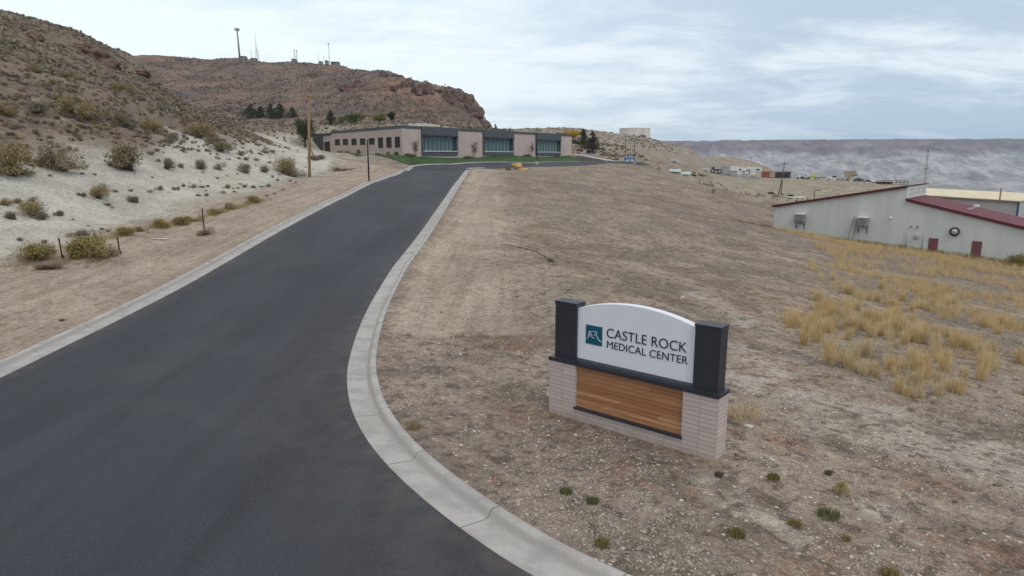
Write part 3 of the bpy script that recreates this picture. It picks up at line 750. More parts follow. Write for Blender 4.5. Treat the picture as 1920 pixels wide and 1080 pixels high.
def build_mesa():
    nu, nv = 620, 150
    X = np.linspace(300, 6200, nu)[:, None] + np.zeros((1, nv)); T = np.linspace(0, 1, nv)[None] + np.zeros((nu, 1))
    wob = 380 * fbm(X, X * 0, 1300, 3, 11) + 220 * fbm(X, X * 0 + 3, 420, 2, 12)
    Y = 3500 + T * 2300 + wob * sstep(0, .2, T) * (1 - T * .3) - (X - 2500) * .03
    hp = np.interp(T, [0, .08, .2, .3, .42, .5, .6, .72, .8, 1], [0, .10, .22, .30, .45, .50, .68, .86, .97, 1])
    top = 118 + 9 * fbm(X, X * 0 + 9, 1400, 3, 15) + np.interp(X, [300, 1300, 2200, 3400, 6000], [-6, -2, 6, 8, 10])
    gul = fbm(X + 60 * perlin(X / 200, Y / 200, 4), Y * .35, 260, 5, 21, True)
    bell = np.sin(np.clip(T, 0, 1) * np.pi) ** .7
    Z = -215 + (top + 215) * hp + bell * (gul - .45) * 105 + bell * 16 * fbm(X, Y, 90, 3, 33)
    Z = np.minimum(Z, top + 2 * fbm(X, Y, 200, 2, 8))
    V = np.stack([X, Y, Z], -1).reshape(-1, 3)
    i = np.arange(nu - 1)[:, None]; j = np.arange(nv - 1)[None]
    F = np.stack([i * nv + j, (i + 1) * nv + j, (i + 1) * nv + j + 1, i * nv + j + 1], -1).reshape(-1, 4)
    me = mesh_np("mesa", V, F, [mesa_material()], smooth=True)
    tag(link_mesh("mesa_hills", me), 'long hazy mesa with pale banded badland slopes across the valley', 'hills', kind='structure')
build_mesa()
# air of the valley
def build_haze():
    mb = MB().box(-9000, 9000, -3000, 9000, -260, 175)
    m = bpy.data.materials.new("valley_air"); m.use_nodes = True; m.node_tree.nodes.clear(); g = NT(m.node_tree)
    v = g.node('ShaderNodeVolumePrincipled', ins={'Color': (.66, .80, 1, 1), 'Density': 7.5e-5, 'Anisotropy': 0.0})
    g.node('ShaderNodeOutputMaterial', ins={1: v.outputs[0]})
    o = mb.build("haze", m); tag(o, 'thin bluish air lying over the valley', 'haze', kind='stuff')
HAZE = True
# ================================================================== BUILT THINGS
def glass(name='window_glass', col=(.035, .06, .065), rough=.06):
    return mat(name, col, rough, .04, .3, spec=.45)
CHAR = mat("charcoal_metal", (.027, .030, .042), .45, .06, 2, spec=.4)
BLACK = mat("black_paint", (.012, .012, .013), .5, .1, 2)
WHITE = mat("white_paint", (.72, .72, .70), .55, .06, 1.2)
STEEL = mat("galvanised_steel", (.36, .37, .38), .5, .15, 4, metal=.5)
RUST = mat("rusty_steel", (.16, .085, .055), .9, .4, 5)
RUBBER = mat("tyre_rubber", (.018, .018, .018), .9, .1, 8)
GLASS = glass()

# ------------------------------------------------------------------ monument sign
def brick_material():
    m = bpy.data.materials.new("stack_bond_brick"); m.use_nodes = True; m.node_tree.nodes.clear(); g = NT(m.node_tree)
    co = g.node('ShaderNodeSeparateXYZ', ins={0: g.node('ShaderNodeTexCoord').outputs['Object']})
    vec = g.node('ShaderNodeCombineXYZ', ins={0: g.math('ADD', co.outputs[0], co.outputs[1]), 1: co.outputs[2], 2: 0.0}).outputs[0]
    br = g.node('ShaderNodeTexBrick', offset=0.0, squash=1.0)
    g.l.new(vec, br.inputs['Vector'])
    for k, v in {'Scale': 1.0, 'Mortar Size': .0055, 'Mortar Smooth': .25, 'Brick Width': .4064, 'Row Height': .1016, 'Bias': 0.0}.items(): br.inputs[k].default_value = v
    br.inputs['Color1'].default_value = (.46, .395, .375, 1); br.inputs['Color2'].default_value = (.52, .45, .43, 1); br.inputs['Mortar'].default_value = (.27, .24, .235, 1)
    p = g.pos(); Nf = g.noise(p, 45, 3, .7); N1 = g.noise(p, 2.2, 4)
    c = g.mix(.25, br.outputs['Color'], g.mix(g.ramp(Nf, .3, .7), (.3, .3, .3, 1), (.7, .7, .7, 1)), 'OVERLAY')
    c = g.mix(g.math('MULTIPLY', g.ramp(N1, .5, .7), .2), c, (.36, .31, .29, 1))
    dirt = g.ramp(co.outputs[2], .22, .0)
    c = g.mix(g.math('MULTIPLY', dirt, g.math('MULTIPLY', g.ramp(N1, .35, .6), .4)), c, (.30, .25, .21, 1))
    b = g.node('ShaderNodeBsdfPrincipled', ins={'Base Color': c, 'Roughness': .9, 'Specular IOR Level': .2})
    hh = g.math('ADD', g.math('MULTIPLY', br.outputs['Fac'], -.006), g.math('MULTIPLY', Nf, .002))
    g.set(b, 'Normal', g.node('ShaderNodeBump', ins={'Height': hh, 'Strength': 1.0, 'Distance': 1.0}))
    g.node('ShaderNodeOutputMaterial', ins={0: b.outputs[0]})
    return m
def wood_material():
    m = bpy.data.materials.new("cedar_boards"); m.use_nodes = True; m.node_tree.nodes.clear(); g = NT(m.node_tree)
    ge = g.node('ShaderNodeNewGeometry'); co = g.node('ShaderNodeTexCoord').outputs['Object']
    r = ge.outputs['Random Per Island']
    off = g.node('ShaderNodeVectorMath', operation='ADD', ins={0: g.mapping(co, (1.2, 1, 26))})
    g.set(off, 1, g.node('ShaderNodeCombineXYZ', ins={0: g.math('MULTIPLY', r, 40), 1: 0.0, 2: g.math('MULTIPLY', r, 17)}))
    gr = g.noise(off.outputs[0], 1.0, 5, .6, .8)
    c = g.mix(r, (.27, .125, .062, 1), (.50, .275, .15, 1))
    c = g.mix(g.math('MULTIPLY', g.ramp(gr, .42, .62), .55), c, (.22, .095, .048, 1))
    kn = g.node('ShaderNodeTexVoronoi', ins={'Scale': 3.4}); g.l.new(g.mapping(co, (1, 1, 1.6)), kn.inputs['Vector'])
    c = g.mix(g.math('MULTIPLY', g.ramp(kn.outputs['Distance'], .085, .03), .75), c, (.07, .028, .015, 1))
    b = g.node('ShaderNodeBsdfPrincipled', ins={'Base Color': c, 'Roughness': .55, 'Specular IOR Level': .3})
    g.set(b, 'Normal', g.node('ShaderNodeBump', ins={'Height': g.math('MULTIPLY', gr, .003), 'Strength': .8, 'Distance': 1.0}))
    g.node('ShaderNodeOutputMaterial', ins={0: b.outputs[0]})
    return m
def text_mesh(name, txt, x0, x1, z0, h, y, m, parent, depth=.012, track=1.0):
    cu = bpy.data.curves.new(name, 'FONT'); cu.body = txt; cu.extrude = .02; cu.offset = -.006; cu.space_character = track; cu.resolution_u = 6
    tmp = bpy.data.objects.new("tmp_text", cu); COL.objects.link(tmp)
    dg = bpy.context.evaluated_depsgraph_get(); me = bpy.data.meshes.new_from_object(tmp.evaluated_get(dg)); me.name = name
    bpy.data.objects.remove(tmp); bpy.data.curves.remove(cu)
    n_ = len(me.vertices); co = np.empty(n_ * 3, np.float32); me.vertices.foreach_get('co', co); co = co.reshape(-1, 3)
    X, Y = co[:, 0].copy(), co[:, 1].copy(); Zd = co[:, 2].copy()
    o_h = np.ptp(Y)
    out = np.empty_like(co)
    out[:, 0] = x0 + (X - X.min()) / np.ptp(X) * (x1 - x0); out[:, 2] = z0 + (Y - Y.min()) / o_h * h
    out[:, 1] = y - (Zd - Zd.min()) / np.ptp(Zd) * depth
    me.vertices.foreach_set('co', out.ravel()); me.materials.clear(); me.materials.append(m); me.update()
    return link_mesh(name, me, parent)
def build_sign():
    root = thing('monument_sign', 'medical center sign with arched white panel, charcoal posts, brick base and wood inset', 'sign', (.946, 16.6, 0.0), -math.radians(40.0))
    Lx, D = 4.4704, .53
    BR = brick_material()
    b = MB()
    b.box(0, .8128, 0, D, -.3, 1.41); b.box(3.6576, Lx, 0, D, -.3, 1.41)
    b.box(.8128, 3.6576, 0, D, -.3, .3048); b.box(.8128, 3.6576, .10, D, .3048, 1.41)
    b.build('brick_base', BR, root)
    # cedar inset
    wd = MB(); r = random.Random(5); nrow = 10; z0, z1 = .36, 1.408; hh = (z1 - z0) / nrow
    for k in range(nrow):
        x = .815
        while x < 3.655:
            L = r.uniform(1.2, 2.6); xe = min(3.655, x + L)
            if 3.655 - xe < .4: xe = 3.655
            wd.box(x + .0015, xe - .0015, .045, .1, z0 + k * hh + .0035, z0 + (k + 1) * hh - .0035); x = xe
    wd.build('wood_inset', wood_material(), root)
    MB().box(.78, 3.69, -.045, .098, .307, .357).build('inset_sill', CHAR, root)
    ledge = MB().box(-.014, .83, -.02, D + .02, 1.412, 1.50).box(3.64, Lx + .014, -.02, D + .02, 1.412, 1.50)
    ledge.box(.83, 3.64, -.008, D - .06, 1.412, 1.495)
    ledge.build('ledge', CHAR, root)
    for x0, x1 in ((.11, .735), (3.83, 4.405)):
        p = MB().box(x0, x1, .085, .45, 1.50, 2.80).build('post', CHAR, root)
        MB().box(x0 - .008, x1 + .008, .077, .458, 2.815, 2.90).box(x0 - .016, x1 + .016, .069, .466, 2.903, 2.945).build('post_cap', CHAR, p)
        MB().box(x0 + .015, x1 - .015, .1, .435, 2.80, 2.815).build('cap_seam', mat('seam_metal', (.2, .2, .24), .4), p)
    # arched white cabinet
    xa, xb = .737, 3.828; zb = 1.575; za, zp = 2.83, 3.085; n_ = 40
    out = [(xb, zb), (xa, zb)] if False else [(xa, zb), (xb, zb)]
    for k in range(n_ + 1):
        t = k / n_; x = xb + (xa - xb) * t
        out.append((x, za + (zp - za) * (1 - (2 * t - 1) ** 2)))
    pm = mat('sign_white', (.69, .72, .79), .4, .015, .6, spec=.35)
    pan = MB().prism(out, .16, .38).build('sign_panel', pm, root)
    MB().box(xa, xb, .13, .40, 1.498, 1.573).build('panel_trim', mat('trim_grey_metal', (.12, .13, .165), .35, .08, 2, metal=.3), root)
    ink = mat('letter_ink', (.012, .014, .022), .6, .05, 2)
    text_mesh('lettering', 'CASTLE ROCK', 1.575, 3.62, 2.235, .228, .1585, ink, pan, track=1.02)
    text_mesh('lettering', 'MEDICAL CENTER', 1.59, 3.66, 1.975, .178, .1585, ink, pan, track=1.02)
    lg = MB().box(.98, 1.45, .150, .1585, 1.985, 2.455).build('emblem', mat('emblem_teal', (.006, .085, .15), .5, .04, 2), pan)
    ln = MB()
    def P(a, c): return (.98 + .47 * a, .146, 1.985 + .47 * c)
    path = [(0.0, .24), (.08, .255), (.14, .30), (.18, .37), (.205, .46), (.22, .58), (.225, .665), (.63, .715)]
    path2 = [(.63, .715), (.65, .60), (.70, .46), (.77, .35), (.86, .275), (1.0, .235)]
    for pl in (path, path2):
        for a, c in zip(pl[:-1], pl[1:]): ln.bar(P(*a), P(*c), .022, .008)
    for a, c in zip([(.325, .62), (.335, .48), (.39, .39), (.48, .36)], [(.335, .48), (.39, .39), (.48, .36), (.56, .365)]): ln.bar(P(*a), P(*c), .016, .008)
    for a, c in [((.44, .50), (.57, .53)), ((.57, .53), (.58, .49))]: ln.bar(P(*a), P(*c), .012, .008)
    ln.build('emblem_line', mat('emblem_pale', (.62, .72, .78), .5, .03, 2), lg)
build_sign()

# ------------------------------------------------------------------ generic facade helper
class Wall:
    def __init__(s, A, B, org, out):
        s.A = np.array([*A[:2], 0.]); d = np.array([*B[:2], 0.]) - s.A; s.L = np.linalg.norm(d); s.e = d / s.L
        s.n = np.array([s.e[1], -s.e[0], 0]) * out; s.o = np.array(org, float)
    def p(s, t, z, off=0): return s.A + s.e * t + s.n * off + np.array([0, 0, z]) - s.o
    def box(s, mb, t0, t1, z0, z1, o0, o1):
        c = s.p((t0 + t1) / 2, (z0 + z1) / 2, (o0 + o1) / 2)
        return mb.obox(c, s.e * (t1 - t0) / 2, s.n * (o1 - o0) / 2, np.array([0, 0, (z1 - z0) / 2]))
    def t_of(s, u, v):
        rx, ry, _ = ray(u, v); r = rx / ry
        return (s.A[0] - r * s.A[1]) / (r * s.e[1] - s.e[0])
    def z_of(s, u, v):
        t = s.t_of(u, v); q = s.A + s.e * t; _, ry, rzz = ray(u, v)
        return CAM_Z + rzz / ry * q[1]

# ------------------------------------------------------------------ clinic
def build_clinic():
    P0, P1, P2 = np.array([-25.05, 160.0]), np.array([19.7, 232.0]), np.array([-51.6, 200.0])
    org = (P0[0], P0[1], 6.3)
    root = thing('clinic_building', 'long flat roofed clinic in pinkish panels and charcoal bays with teal windows', 'building', org)
    PINK = mat('pink_panel', (.46, .385, .36), .9, .06, .35, fine=.15)
    FAS = mat('charcoal_cladding', (.078, .085, .102), .6, .07, .5)
    BASE = mat('plinth_concrete', (.40, .385, .36), .9, .12, 1)
    TEAL = glass('teal_glass', (.045, .092, .09), .08)
    DG = mat('dark_glass', (.014, .012, .014), .3, .1, 1, spec=.12)
    MUL = mat('mullion_grey', (.33, .40, .41), .5, .05, 1)
    front = Wall(P0, P1, org, 1); wing = Wall(P0, P2, org, -1)
    tf = lambda u: front.t_of(u, 270)
    zt = 13.2; zb = 5.6
    # core body
    back = front.n * -1
    b1 = P1 + back[:2] * 16; b2 = P2 + (-wing.n[:2]) * 2; b3 = np.array([-20, 225])
    poly = [P0 + (front.e[:2] + wing.e[:2]) * .35, P1 - front.e[:2] * .3 + back[:2] * .35, b1, b3, P2 - wing.e[:2] * .3 - wing.n[:2] * .35]
    MB().prism([tuple(np.array(q) - P0) for q in poly], 0 - .8, 12.6 - org[2], 'xy').build('core_wall', PINK, root)
    pl = MB()
    ts = [tf(757), tf(789), tf(856), tf(904), tf(961), tf(1003), tf(1049.5), tf(1070)]
    ts[0] = 0; ts[-1] = front.L
    for a, c in ((0, 1), (2, 3), (4, 5), (6, 7)):
        pk = MB(); front.box(pk, ts[a], ts[c], zb + .9, 12.55, -.3, .12); pk.build('panel_wall', PINK, root)
        fb = MB(); front.box(fb, ts[a], ts[c], 12.553, zt, -.35, .2); fb.build('parapet', FAS, root)
        front.box(pl, ts[a], ts[c], zb - .6, zb + .897, -.3, .16)
    for a, c in ((1, 2), (3, 4), (5, 6)):
        t0, t1 = ts[a], ts[c]; q = MB()
        front.box(q, t0 + .003, t1 - .003, 11.25, zt + .02, -.3, .55)          # deep fascia
        front.box(q, t0 + .003, t0 + .45, zb + .9, 11.247, -.3, .5); front.box(q, t1 - .75, t1 - .003, zb + .9, 11.247, -.3, .5)
        front.box(q, t0 + .453, t1 - .753, zb + .9, 7.35, -.3, .45)
        bay = q.build('window_bay', FAS, root)
        pn = MB(); front.box(pn, t0 + .453, t1 - .753, 7.353, 11.1, -.25, -.12); pn.build('pane', TEAL, bay)
        mu = MB()
        for k in range(1, 8):
            tt = t0 + .45 + (t1 - t0 - 1.2) * k / 8; front.box(mu, tt - .06, tt + .06, 7.5, 11.0, -.118, .0)
        mu.build('mullion', MUL, bay)
        si = MB(); front.box(si, t0 + .3, t1 - .5, 7.36, 7.56, .02, .62); si.build('window_sill', mat('sill_pale', (.55, .57, .57), .6), bay)
        sh = MB(); front.box(sh, t0 + .25, t1 - .3, 10.99, 11.24, .1, .95); sh.build('shade_fin', CHAR, bay)
        front.box(pl, t0, t1, zb - .6, zb + .897, -.3, .1)
    # left wing
    wl = MB(); wing.box(wl, 0.303, wing.L, zb + .9, 12.55, -.3, .1); wl.build('wing_wall', PINK, root)
    fb = MB(); wing.box(fb, .36, wing.L + .2, 12.553, zt, -.35, .22); wing.box(pl, .303, wing.L, zb - .6, zb + .897, -.3, .14)
    fb.build('parapet', FAS, root); pl.build('plinth', BASE, root)
    for (u0, u1, va, vb) in [(629, 638, 260.9, 272.4), (644, 653.3, 260.3, 272.2), (660, 669.4, 259.8, 272), (676, 685.8, 259.4, 271.8), (693, 703, 258.8, 271.4), (710, 719, 257.7, 277.8), (725.5, 735, 257, 277.2), (741.5, 750.8, 256.2, 276.8)]:
        t0, t1 = sorted((wing.t_of(u0, 268), wing.t_of(u1, 268))); um = (u0 + u1) / 2; z0, z1 = wing.z_of(um, vb), wing.z_of(um, va)
        f_ = MB(); w_ = .12
        wing.box(f_, t0, t1, z0, z0 + w_, .0, .16); wing.box(f_, t0, t1, z1 - w_, z1, .0, .16); wing.box(f_, t0, t0 + w_, z0 + w_, z1 - w_, .0, .157); wing.box(f_, t1 - w_, t1, z0 + w_, z1 - w_, .0, .157)
        wing.box(f_, (t0 + t1) / 2 - .05, (t0 + t1) / 2 + .05, z0 + w_, z1 - w_, .106, .15)
        fo = f_.build('window', mat('bronze_frame', (.06, .05, .05), .5), root)
        p_ = MB(); wing.box(p_, t0 + w_, t1 - w_, z0 + w_, z1 - w_, .06, .115); p_.build('pane', DG, fo)
    # lower annex at the far end of the wing
    ann = Wall(P2 + wing.e[:2] * .0 - wing.n[:2] * .6, P2 + wing.e[:2] * 14 - wing.n[:2] * .6, org, -1)
    tA = ann.t_of(606, 270); tB = ann.t_of(588, 270)
    q = MB(); ann.box(q, .01, tA, zb - .6, 12.1, -5, 0); ann_o = q.build('annex_wall', PINK, root)
    q = MB(); ann.box(q, tA + .003, tB, zb - .6, 12.85, -5, .25); ann.box(q, -.2, tA, 12.103, 12.86, -5, .2); q.build('annex_cladding', mat('charcoal_cladding_dark', (.055, .058, .066), .6, .07, .5), root)
    t0, t1 = sorted((ann.t_of(608.5, 272), ann.t_of(618.5, 272)))
    q = MB(); ann.box(q, t0, t1, 7.0, ann.z_of(613, 265.5), .003, .09); dr = q.build('entrance_door', DG, root)
    q = MB(); ann.box(q, (t0 + t1) / 2 - .07, (t0 + t1) / 2 + .07, 7.0, ann.z_of(613, 265.5), .093, .13); q.build('door_frame', CHAR, dr)
build_clinic()

# ------------------------------------------------------------------ grey metal hall with maroon roof
def corrugated(name, c, scale=22.0):
    m = bpy.data.materials.new(name); m.use_nodes = True; m.node_tree.nodes.clear(); g = NT(m.node_tree)
    co = g.node('ShaderNodeTexCoord').outputs['Object']; x = g.node('ShaderNodeSeparateXYZ', ins={0: co}).outputs[0]
    fr = g.math('FRACT', g.math('MULTIPLY', x, 2.2)); rib = g.ramp(g.math('ABSOLUTE', g.math('SUBTRACT', fr, .5)), .36, .46)
    N1 = g.noise(g.mapping(co, (1, 1, .15)), .7, 5, .6); N2 = g.noise(co, .25, 3)
    cc = g.mix(g.ramp(N1, .3, .7), tuple(k * .93 for k in c) + (1,), tuple(min(1, k * 1.05) for k in c) + (1,))
    cc = g.mix(g.math('MULTIPLY', rib, .06), cc, (.1, .11, .12, 1))
    b = g.node('ShaderNodeBsdfPrincipled', ins={'Base Color': cc, 'Roughness': .55, 'Specular IOR Level': .35})
    g.set(b, 'Normal', g.node('ShaderNodeBump', ins={'Height': g.math('MULTIPLY', rib, .02), 'Strength': .5, 'Distance': 1.0}))
    g.node('ShaderNodeOutputMaterial', ins={0: b.outputs[0]})
    return m
def build_hall():
    O = (38.7, 101.0, -4.5); rot = math.atan2(-.669, .743)
    root = thing('metal_hall', 'grey metal sided hall with split maroon roof, wall coolers and two red doors', 'building', O, rot)
    S = corrugated('grey_siding', (.53, .55, .55)); RED = mat('maroon_roof', (.12, .018, .030), .6, .08, .4); TR = mat('dark_red_trim', (.085, .012, .02), .5, .1, 1)
    PALE = mat('pale_trim', (.60, .63, .65), .6, .05, 1)
    tr_ = 17.07; zr, ze, zl = 2.5 + 4.5, -.83 + 4.5, .84 + 4.5; tE = 43.0; zE = zl - .2205 * (tE - tr_); Dp = 10.8
    MB().prism([(0, -3.5), (tr_, -3.5), (tr_, zr), (0, ze)], 0, Dp).build('gable_wall', S, root)
    MB().prism([(tr_ + .003, -3.5), (tE, -3.5), (tE, zE), (tr_ + .003, zl)], .0, Dp).build('lower_wall', S, root)
    sl_ = (zr - ze) / tr_
    r1 = MB().prism([(-.35, ze - .35 * sl_ + .01), (tr_ + .3, zr + .3 * sl_ + .01), (tr_ + .3, zr + .3 * sl_ + .14), (-.35, ze - .35 * sl_ + .14)], -.22, Dp + .2).build('upper_roof', RED, root)
    MB().prism([(-.36, ze - .36 * sl_ - .16), (tr_ - .01, zr - .16), (tr_ - .01, zr + .16), (-.36, ze - .36 * sl_ + .16)], -.30, -.225).build('barge_board', TR, r1)
    s2 = -.2205
    r2 = MB().prism([(tr_ + .11, zl + .01), (tE + .4, zl + .01 + s2 * (tE + .4 - tr_)), (tE + .4, zl + .13 + s2 * (tE + .4 - tr_)), (tr_ + .11, zl + .13)], -.22, Dp + .2).build('lower_roof', RED, root)
    MB().prism([(tr_ + .0, zl - .18), (tE + .4, zl - .18 + s2 * (tE + .4 - tr_)), (tE + .4, zl + .15 + s2 * (tE + .4 - tr_)), (tr_ + .0, zl + .15)], -.30, -.225).build('barge_board', TR, r2)
    ta = 23.4; zc = zl + s2 * (ta - tr_)
    MB().obox((ta, 7.2, zc + .17), (.2, 0, .2 * s2), (0, 3.4, 0), (-.03 * s2, 0, .03)).build('skylight_strip', mat('skylight_panel', (.17, .10, .115), .4), r2)
    MB().box(ta - .3, ta + .3, Dp - .7, Dp, zc + .15, zc + .45).build('roof_vent', WHITE, r2)
    # clerestory facing the lower roof
    cw = MB().box(tr_ + .004, tr_ + .1, .0, Dp, zl + .14, zr - .02).build('clerestory_wall', PALE, root)
    for k in range(3):
        y0 = .6 + k * 3.35
        f_ = MB(); z0, z1 = zl + .42, zr - .25
        for j in range(4): f_.box(tr_ + .103, tr_ + .16, y0 + j * .92 - .03, y0 + j * .92 + .03, z0, z1)
        for j in range(3): f_.box(tr_ + .103, tr_ + .15, y0, y0 + 2.76, z0 + (z1 - z0) * j / 2 - .03, z0 + (z1 - z0) * j / 2 + .03)
        fo = f_.build('clerestory_window', WHITE, cw)
        MB().box(tr_ + .102, tr_ + .125, y0, y0 + 2.76, z0, z1).build('pane', mat('frosted_pane', (.40, .43, .41), .3), fo)
    # doors
    for t0, t1 in ((20.25, 21.15), (24.95, 25.85)):
        d_ = MB().box(t0, t1, -.06, -.003, -2.6, .46).build('door', mat('red_door', (.165, .065, .075), .7, .12, 1.5), root)
        MB().box(t0 - .08, t0 - .003, -.05, -.002, -2.6, .54).box(t1 + .003, t1 + .08, -.05, -.002, -2.6, .54).box(t0 - .003, t1 + .003, -.05, -.002, .463, .54).build('door_frame', mat('red_door_frame', (.15, .06, .065), .6), d_)
        MB().lathe([(.03, 0), (.045, .03), (.03, .06)], (t1 - .12, -.12, -.55), 8, 'y').build('handle', STEEL, d_)
    # evaporative coolers on brackets
    for tc_ in (3.95, 12.25):
        a = MB().box(tc_ - .62, tc_ + .62, -1.05, -.05, 1.62, 2.72, .04)
        for k in range(11): a.box(tc_ - .55, tc_ + .55, -1.075, -1.05, 1.70 + k * .09, 1.74 + k * .09)
        ao = a.build('wall_cooler', mat('cooler_grey', (.225, .225, .23), .6, .15, 2), root)
        MB().box(tc_ - .66, tc_ + .66, -1.09, -.01, 2.723, 2.78).build('cooler_lid', WHITE, ao)
        br = MB()
        for sx_ in (-.55, .55):
            br.bar((tc_ + sx_, -1.0, 1.60), (tc_ + sx_, -.02, .62), .06); br.bar((tc_ + sx_, -1.05, 1.58), (tc_ + sx_, -.01, 1.58), .06); br.bar((tc_ + sx_, -.03, 1.6), (tc_ + sx_, -.03, .5), .06)
        br.build('bracket', mat('bracket_steel', (.11, .11, .12), .6), ao)
    # round fan
    fan = MB().lathe([(.55, 0), (.56, -.12), (.55, -.28), (.44, -.28), (.43, -.05), (.43, 0)], (22.9, -.003, 1.56), 30, 'y', False).build('wall_fan', BLACK, root)
    MB().lathe([(.435, -.06), (.40, -.20), (.26, -.31), (.10, -.36), (.005, -.37)], (22.9, -.003, 1.56), 24, 'y').build('fan_hood', mat('bright_hood', (.42, .43, .44), .35, .1, 2, metal=.3), fan)
    # wall clutter
    MB().lathe([(.17, 0), (.16, -.1), (.1, -.17), (.01, -.2)], (15.5, -.003, 2.84), 16, 'y').build('wall_vent', WHITE, root)
    MB().box(18.45, 18.95, -.25, -.003, .35, .75, .03).box(18.5, 18.9, -.30, -.251, .40, .5).build('meter_box', mat('meter_grey', (.30, .31, .31), .6), root)
    MB().tube([(17.6, -.1, -1.2), (17.6, -.1, 1.1)], .045, 6).build('wall_pipe', STEEL, root)
    MB().tube([(19.5, -.12, -1.2), (19.5, -.12, .9), (19.5, -.02, .95)], .05, 6).build('wall_pipe', STEEL, root)
    for t_ in (18.0, 18.75): MB().box(t_ - .12, t_ + .12, -.18, -.003, 1.78, 1.95, .02).build('wall_lamp', mat('lamp_grey', (.2, .2, .21), .5), root)
    # ladder leaning on the wall
    lad = thing('leaning_ladder', 'aluminium step ladder leaning on the grey hall beside a cooler', 'ladder', (O[0] + .743 * 11.0 - .669 * 1.3, O[1] - .669 * 11.0 - .743 * 1.3, -5.3), rot)
    p = MB(); q = MB(); top = np.array((.25, 1.2, 3.5)); 
    for s_ in (-.27, .27): p.bar((s_, 0, 0), tuple(top + (s_ * .75, 0, 0)), .07, .09)
    for k in range(11):
        t_ = (k + .6) / 11.3; c_ = top * t_; ww = .27 * (1 - .25 * t_); MB().box(c_[0] - ww, c_[0] + ww, c_[1] - .07, c_[1] + .07, c_[2] - .035, c_[2] + .035).build('rung', mat('rung_grey', (.55, .55, .56), .5), lad)
    p.build('ladder_rail', mat('ladder_rail_brown', (.19, .13, .12), .7), lad)
build_hall()

def build_back_hall():
    A_ = WP(1690, 366, 141); B_ = WP(1912.5, 375.5, 118); org = (A_[0], A_[1], -6.4)
    root = thing('cream_roof_building', 'pale walled building with cream metal roof and blue corner trim behind the hall', 'building', org)
    A2, B2 = A_[:2], B_[:2]; wl = Wall(A2, B2, org, 1)
    ze = (A_[2] + B_[2]) / 2
    TAN = corrugated('pale_siding', (.40, .395, .40)); CR = mat('cream_roof', (.62, .55, .40), .55, .06, .4)
    q = MB(); wl.box(q, 0, wl.L, -8, ze, -14, 0); q.build('side_wall', TAN, root)
    zr = CAM_Z + ray(1830, 359.5)[2] / ray(1830, 359.5)[1] * 131
    q = MB(); V = [wl.p(-.3, ze + .01, .35), wl.p(wl.L + .3, ze + .01, .35), wl.p(wl.L + .3, zr, -7), wl.p(-.3, zr, -7)]
    V2 = [v - np.array([0, 0, .0]) + np.array([0, 0, .12]) for v in V]
    q.addvf(V + V2, [[0, 1, 2, 3], [4, 5, 6, 7], [0, 1, 5, 4], [1, 2, 6, 5], [2, 3, 7, 6], [3, 0, 4, 7]])
    V = [wl.p(-.3, ze + .01, -14.35), wl.p(wl.L + .3, ze + .01, -14.35), wl.p(wl.L + .3, zr, -7.01), wl.p(-.3, zr, -7.01)]; V2 = [v + np.array([0, 0, .12]) for v in V]
    q.addvf(V + V2, [[0, 1, 2, 3], [4, 5, 6, 7], [0, 1, 5, 4], [1, 2, 6, 5], [2, 3, 7, 6], [3, 0, 4, 7]])
    ro = q.build('roof', CR, root)
    q = MB(); wl.box(q, -.3, wl.L + .3, ze - .18, ze + .06, .36, .46); q.build('gutter', mat('brown_gutter', (.22, .19, .15), .6), ro)
    q = MB(); wl.box(q, wl.L - .35, wl.L + .06, -7.5, ze - .2, .003, .08); q.build('corner_trim', mat('blue_trim', (.05, .12, .22), .5), root)
    q = MB(); V = [wl.p(wl.L + .001, ze, 0), wl.p(wl.L + .001, zr - .05, -7), wl.p(wl.L + .001, ze, -14)]; V += [v + wl.e * .05 for v in V]
    q.addvf(V, [[0, 1, 2], [3, 5, 4], [0, 1, 4, 3], [1, 2, 5, 4], [2, 0, 3, 5]]); q.build('end_gable', TAN, root)
    q = MB(); wl.box(q, wl.L - 3.2, wl.L - 3.0, ze - .1, ze + 2.2, .5, .7); q.build('flue_pipe', mat('tan_pipe', (.3, .26, .2), .6), root)
build_back_hall()

# ------------------------------------------------------------------ boulder helper
def rock_mesh(name, size, seed, m, sub=3, rough=.28):
    import bmesh
    bm = bmesh.new(); bmesh.ops.create_icosphere(bm, subdivisions=sub, radius=1)
    r = np.random.default_rng(seed); ofs = r.uniform(0, 50, 3); pl = r.normal(size=(9, 3)); pl /= np.linalg.norm(pl, axis=1)[:, None]; dd = r.uniform(.62, .95, 9)
    for v in bm.verts:
        p = np.array(v.co); k = 1.0
        for q, d_ in zip(pl, dd):
            t = p @ q
            if t > d_: k = min(k, d_ / t)
        p = p * k
        nz = float(perlin(np.array([p[0] * 2 + ofs[0]]), np.array([p[1] * 2 + p[2] * 1.7 + ofs[1]]), seed)[0])
        v.co = p * (1 + rough * nz) * np.array(size)
    me = bpy.data.meshes.new(name); bm.to_mesh(me); bm.free(); me.materials.append(m)
    return me
def rock(name, label, loc, size, seed, m, sub=3, cat='boulder', group=None, rough=.28):
    o = link_mesh(name, rock_mesh(name, size, seed, m, sub, rough), None, loc); return tag(o, label, cat, group)
YB = mat('yellow_sandstone', (.42, .29, .13), .95, .3, 1.2, 1.2)
p = at(969, 318); rock('boulder', 'large ochre yellow boulder at the crest by the cross street', (p[0], p[1] + 1, p[2] + .55), (1.3, 1.1, .9), 3, YB)
p = at(981, 321); rock('boulder', 'low ochre rock lying at the foot of the larger yellow boulder', (p[0], p[1] + 1, p[2] + .12), (1.1, .8, .45), 5, YB)
p = at(953, 319.5); rock('boulder', 'small dark brown rock left of the yellow boulder', (p[0], p[1], p[2] + .3), (.6, .5, .55), 8, mat('dark_rock', (.12, .085, .07), .95, .3, 2, 1))
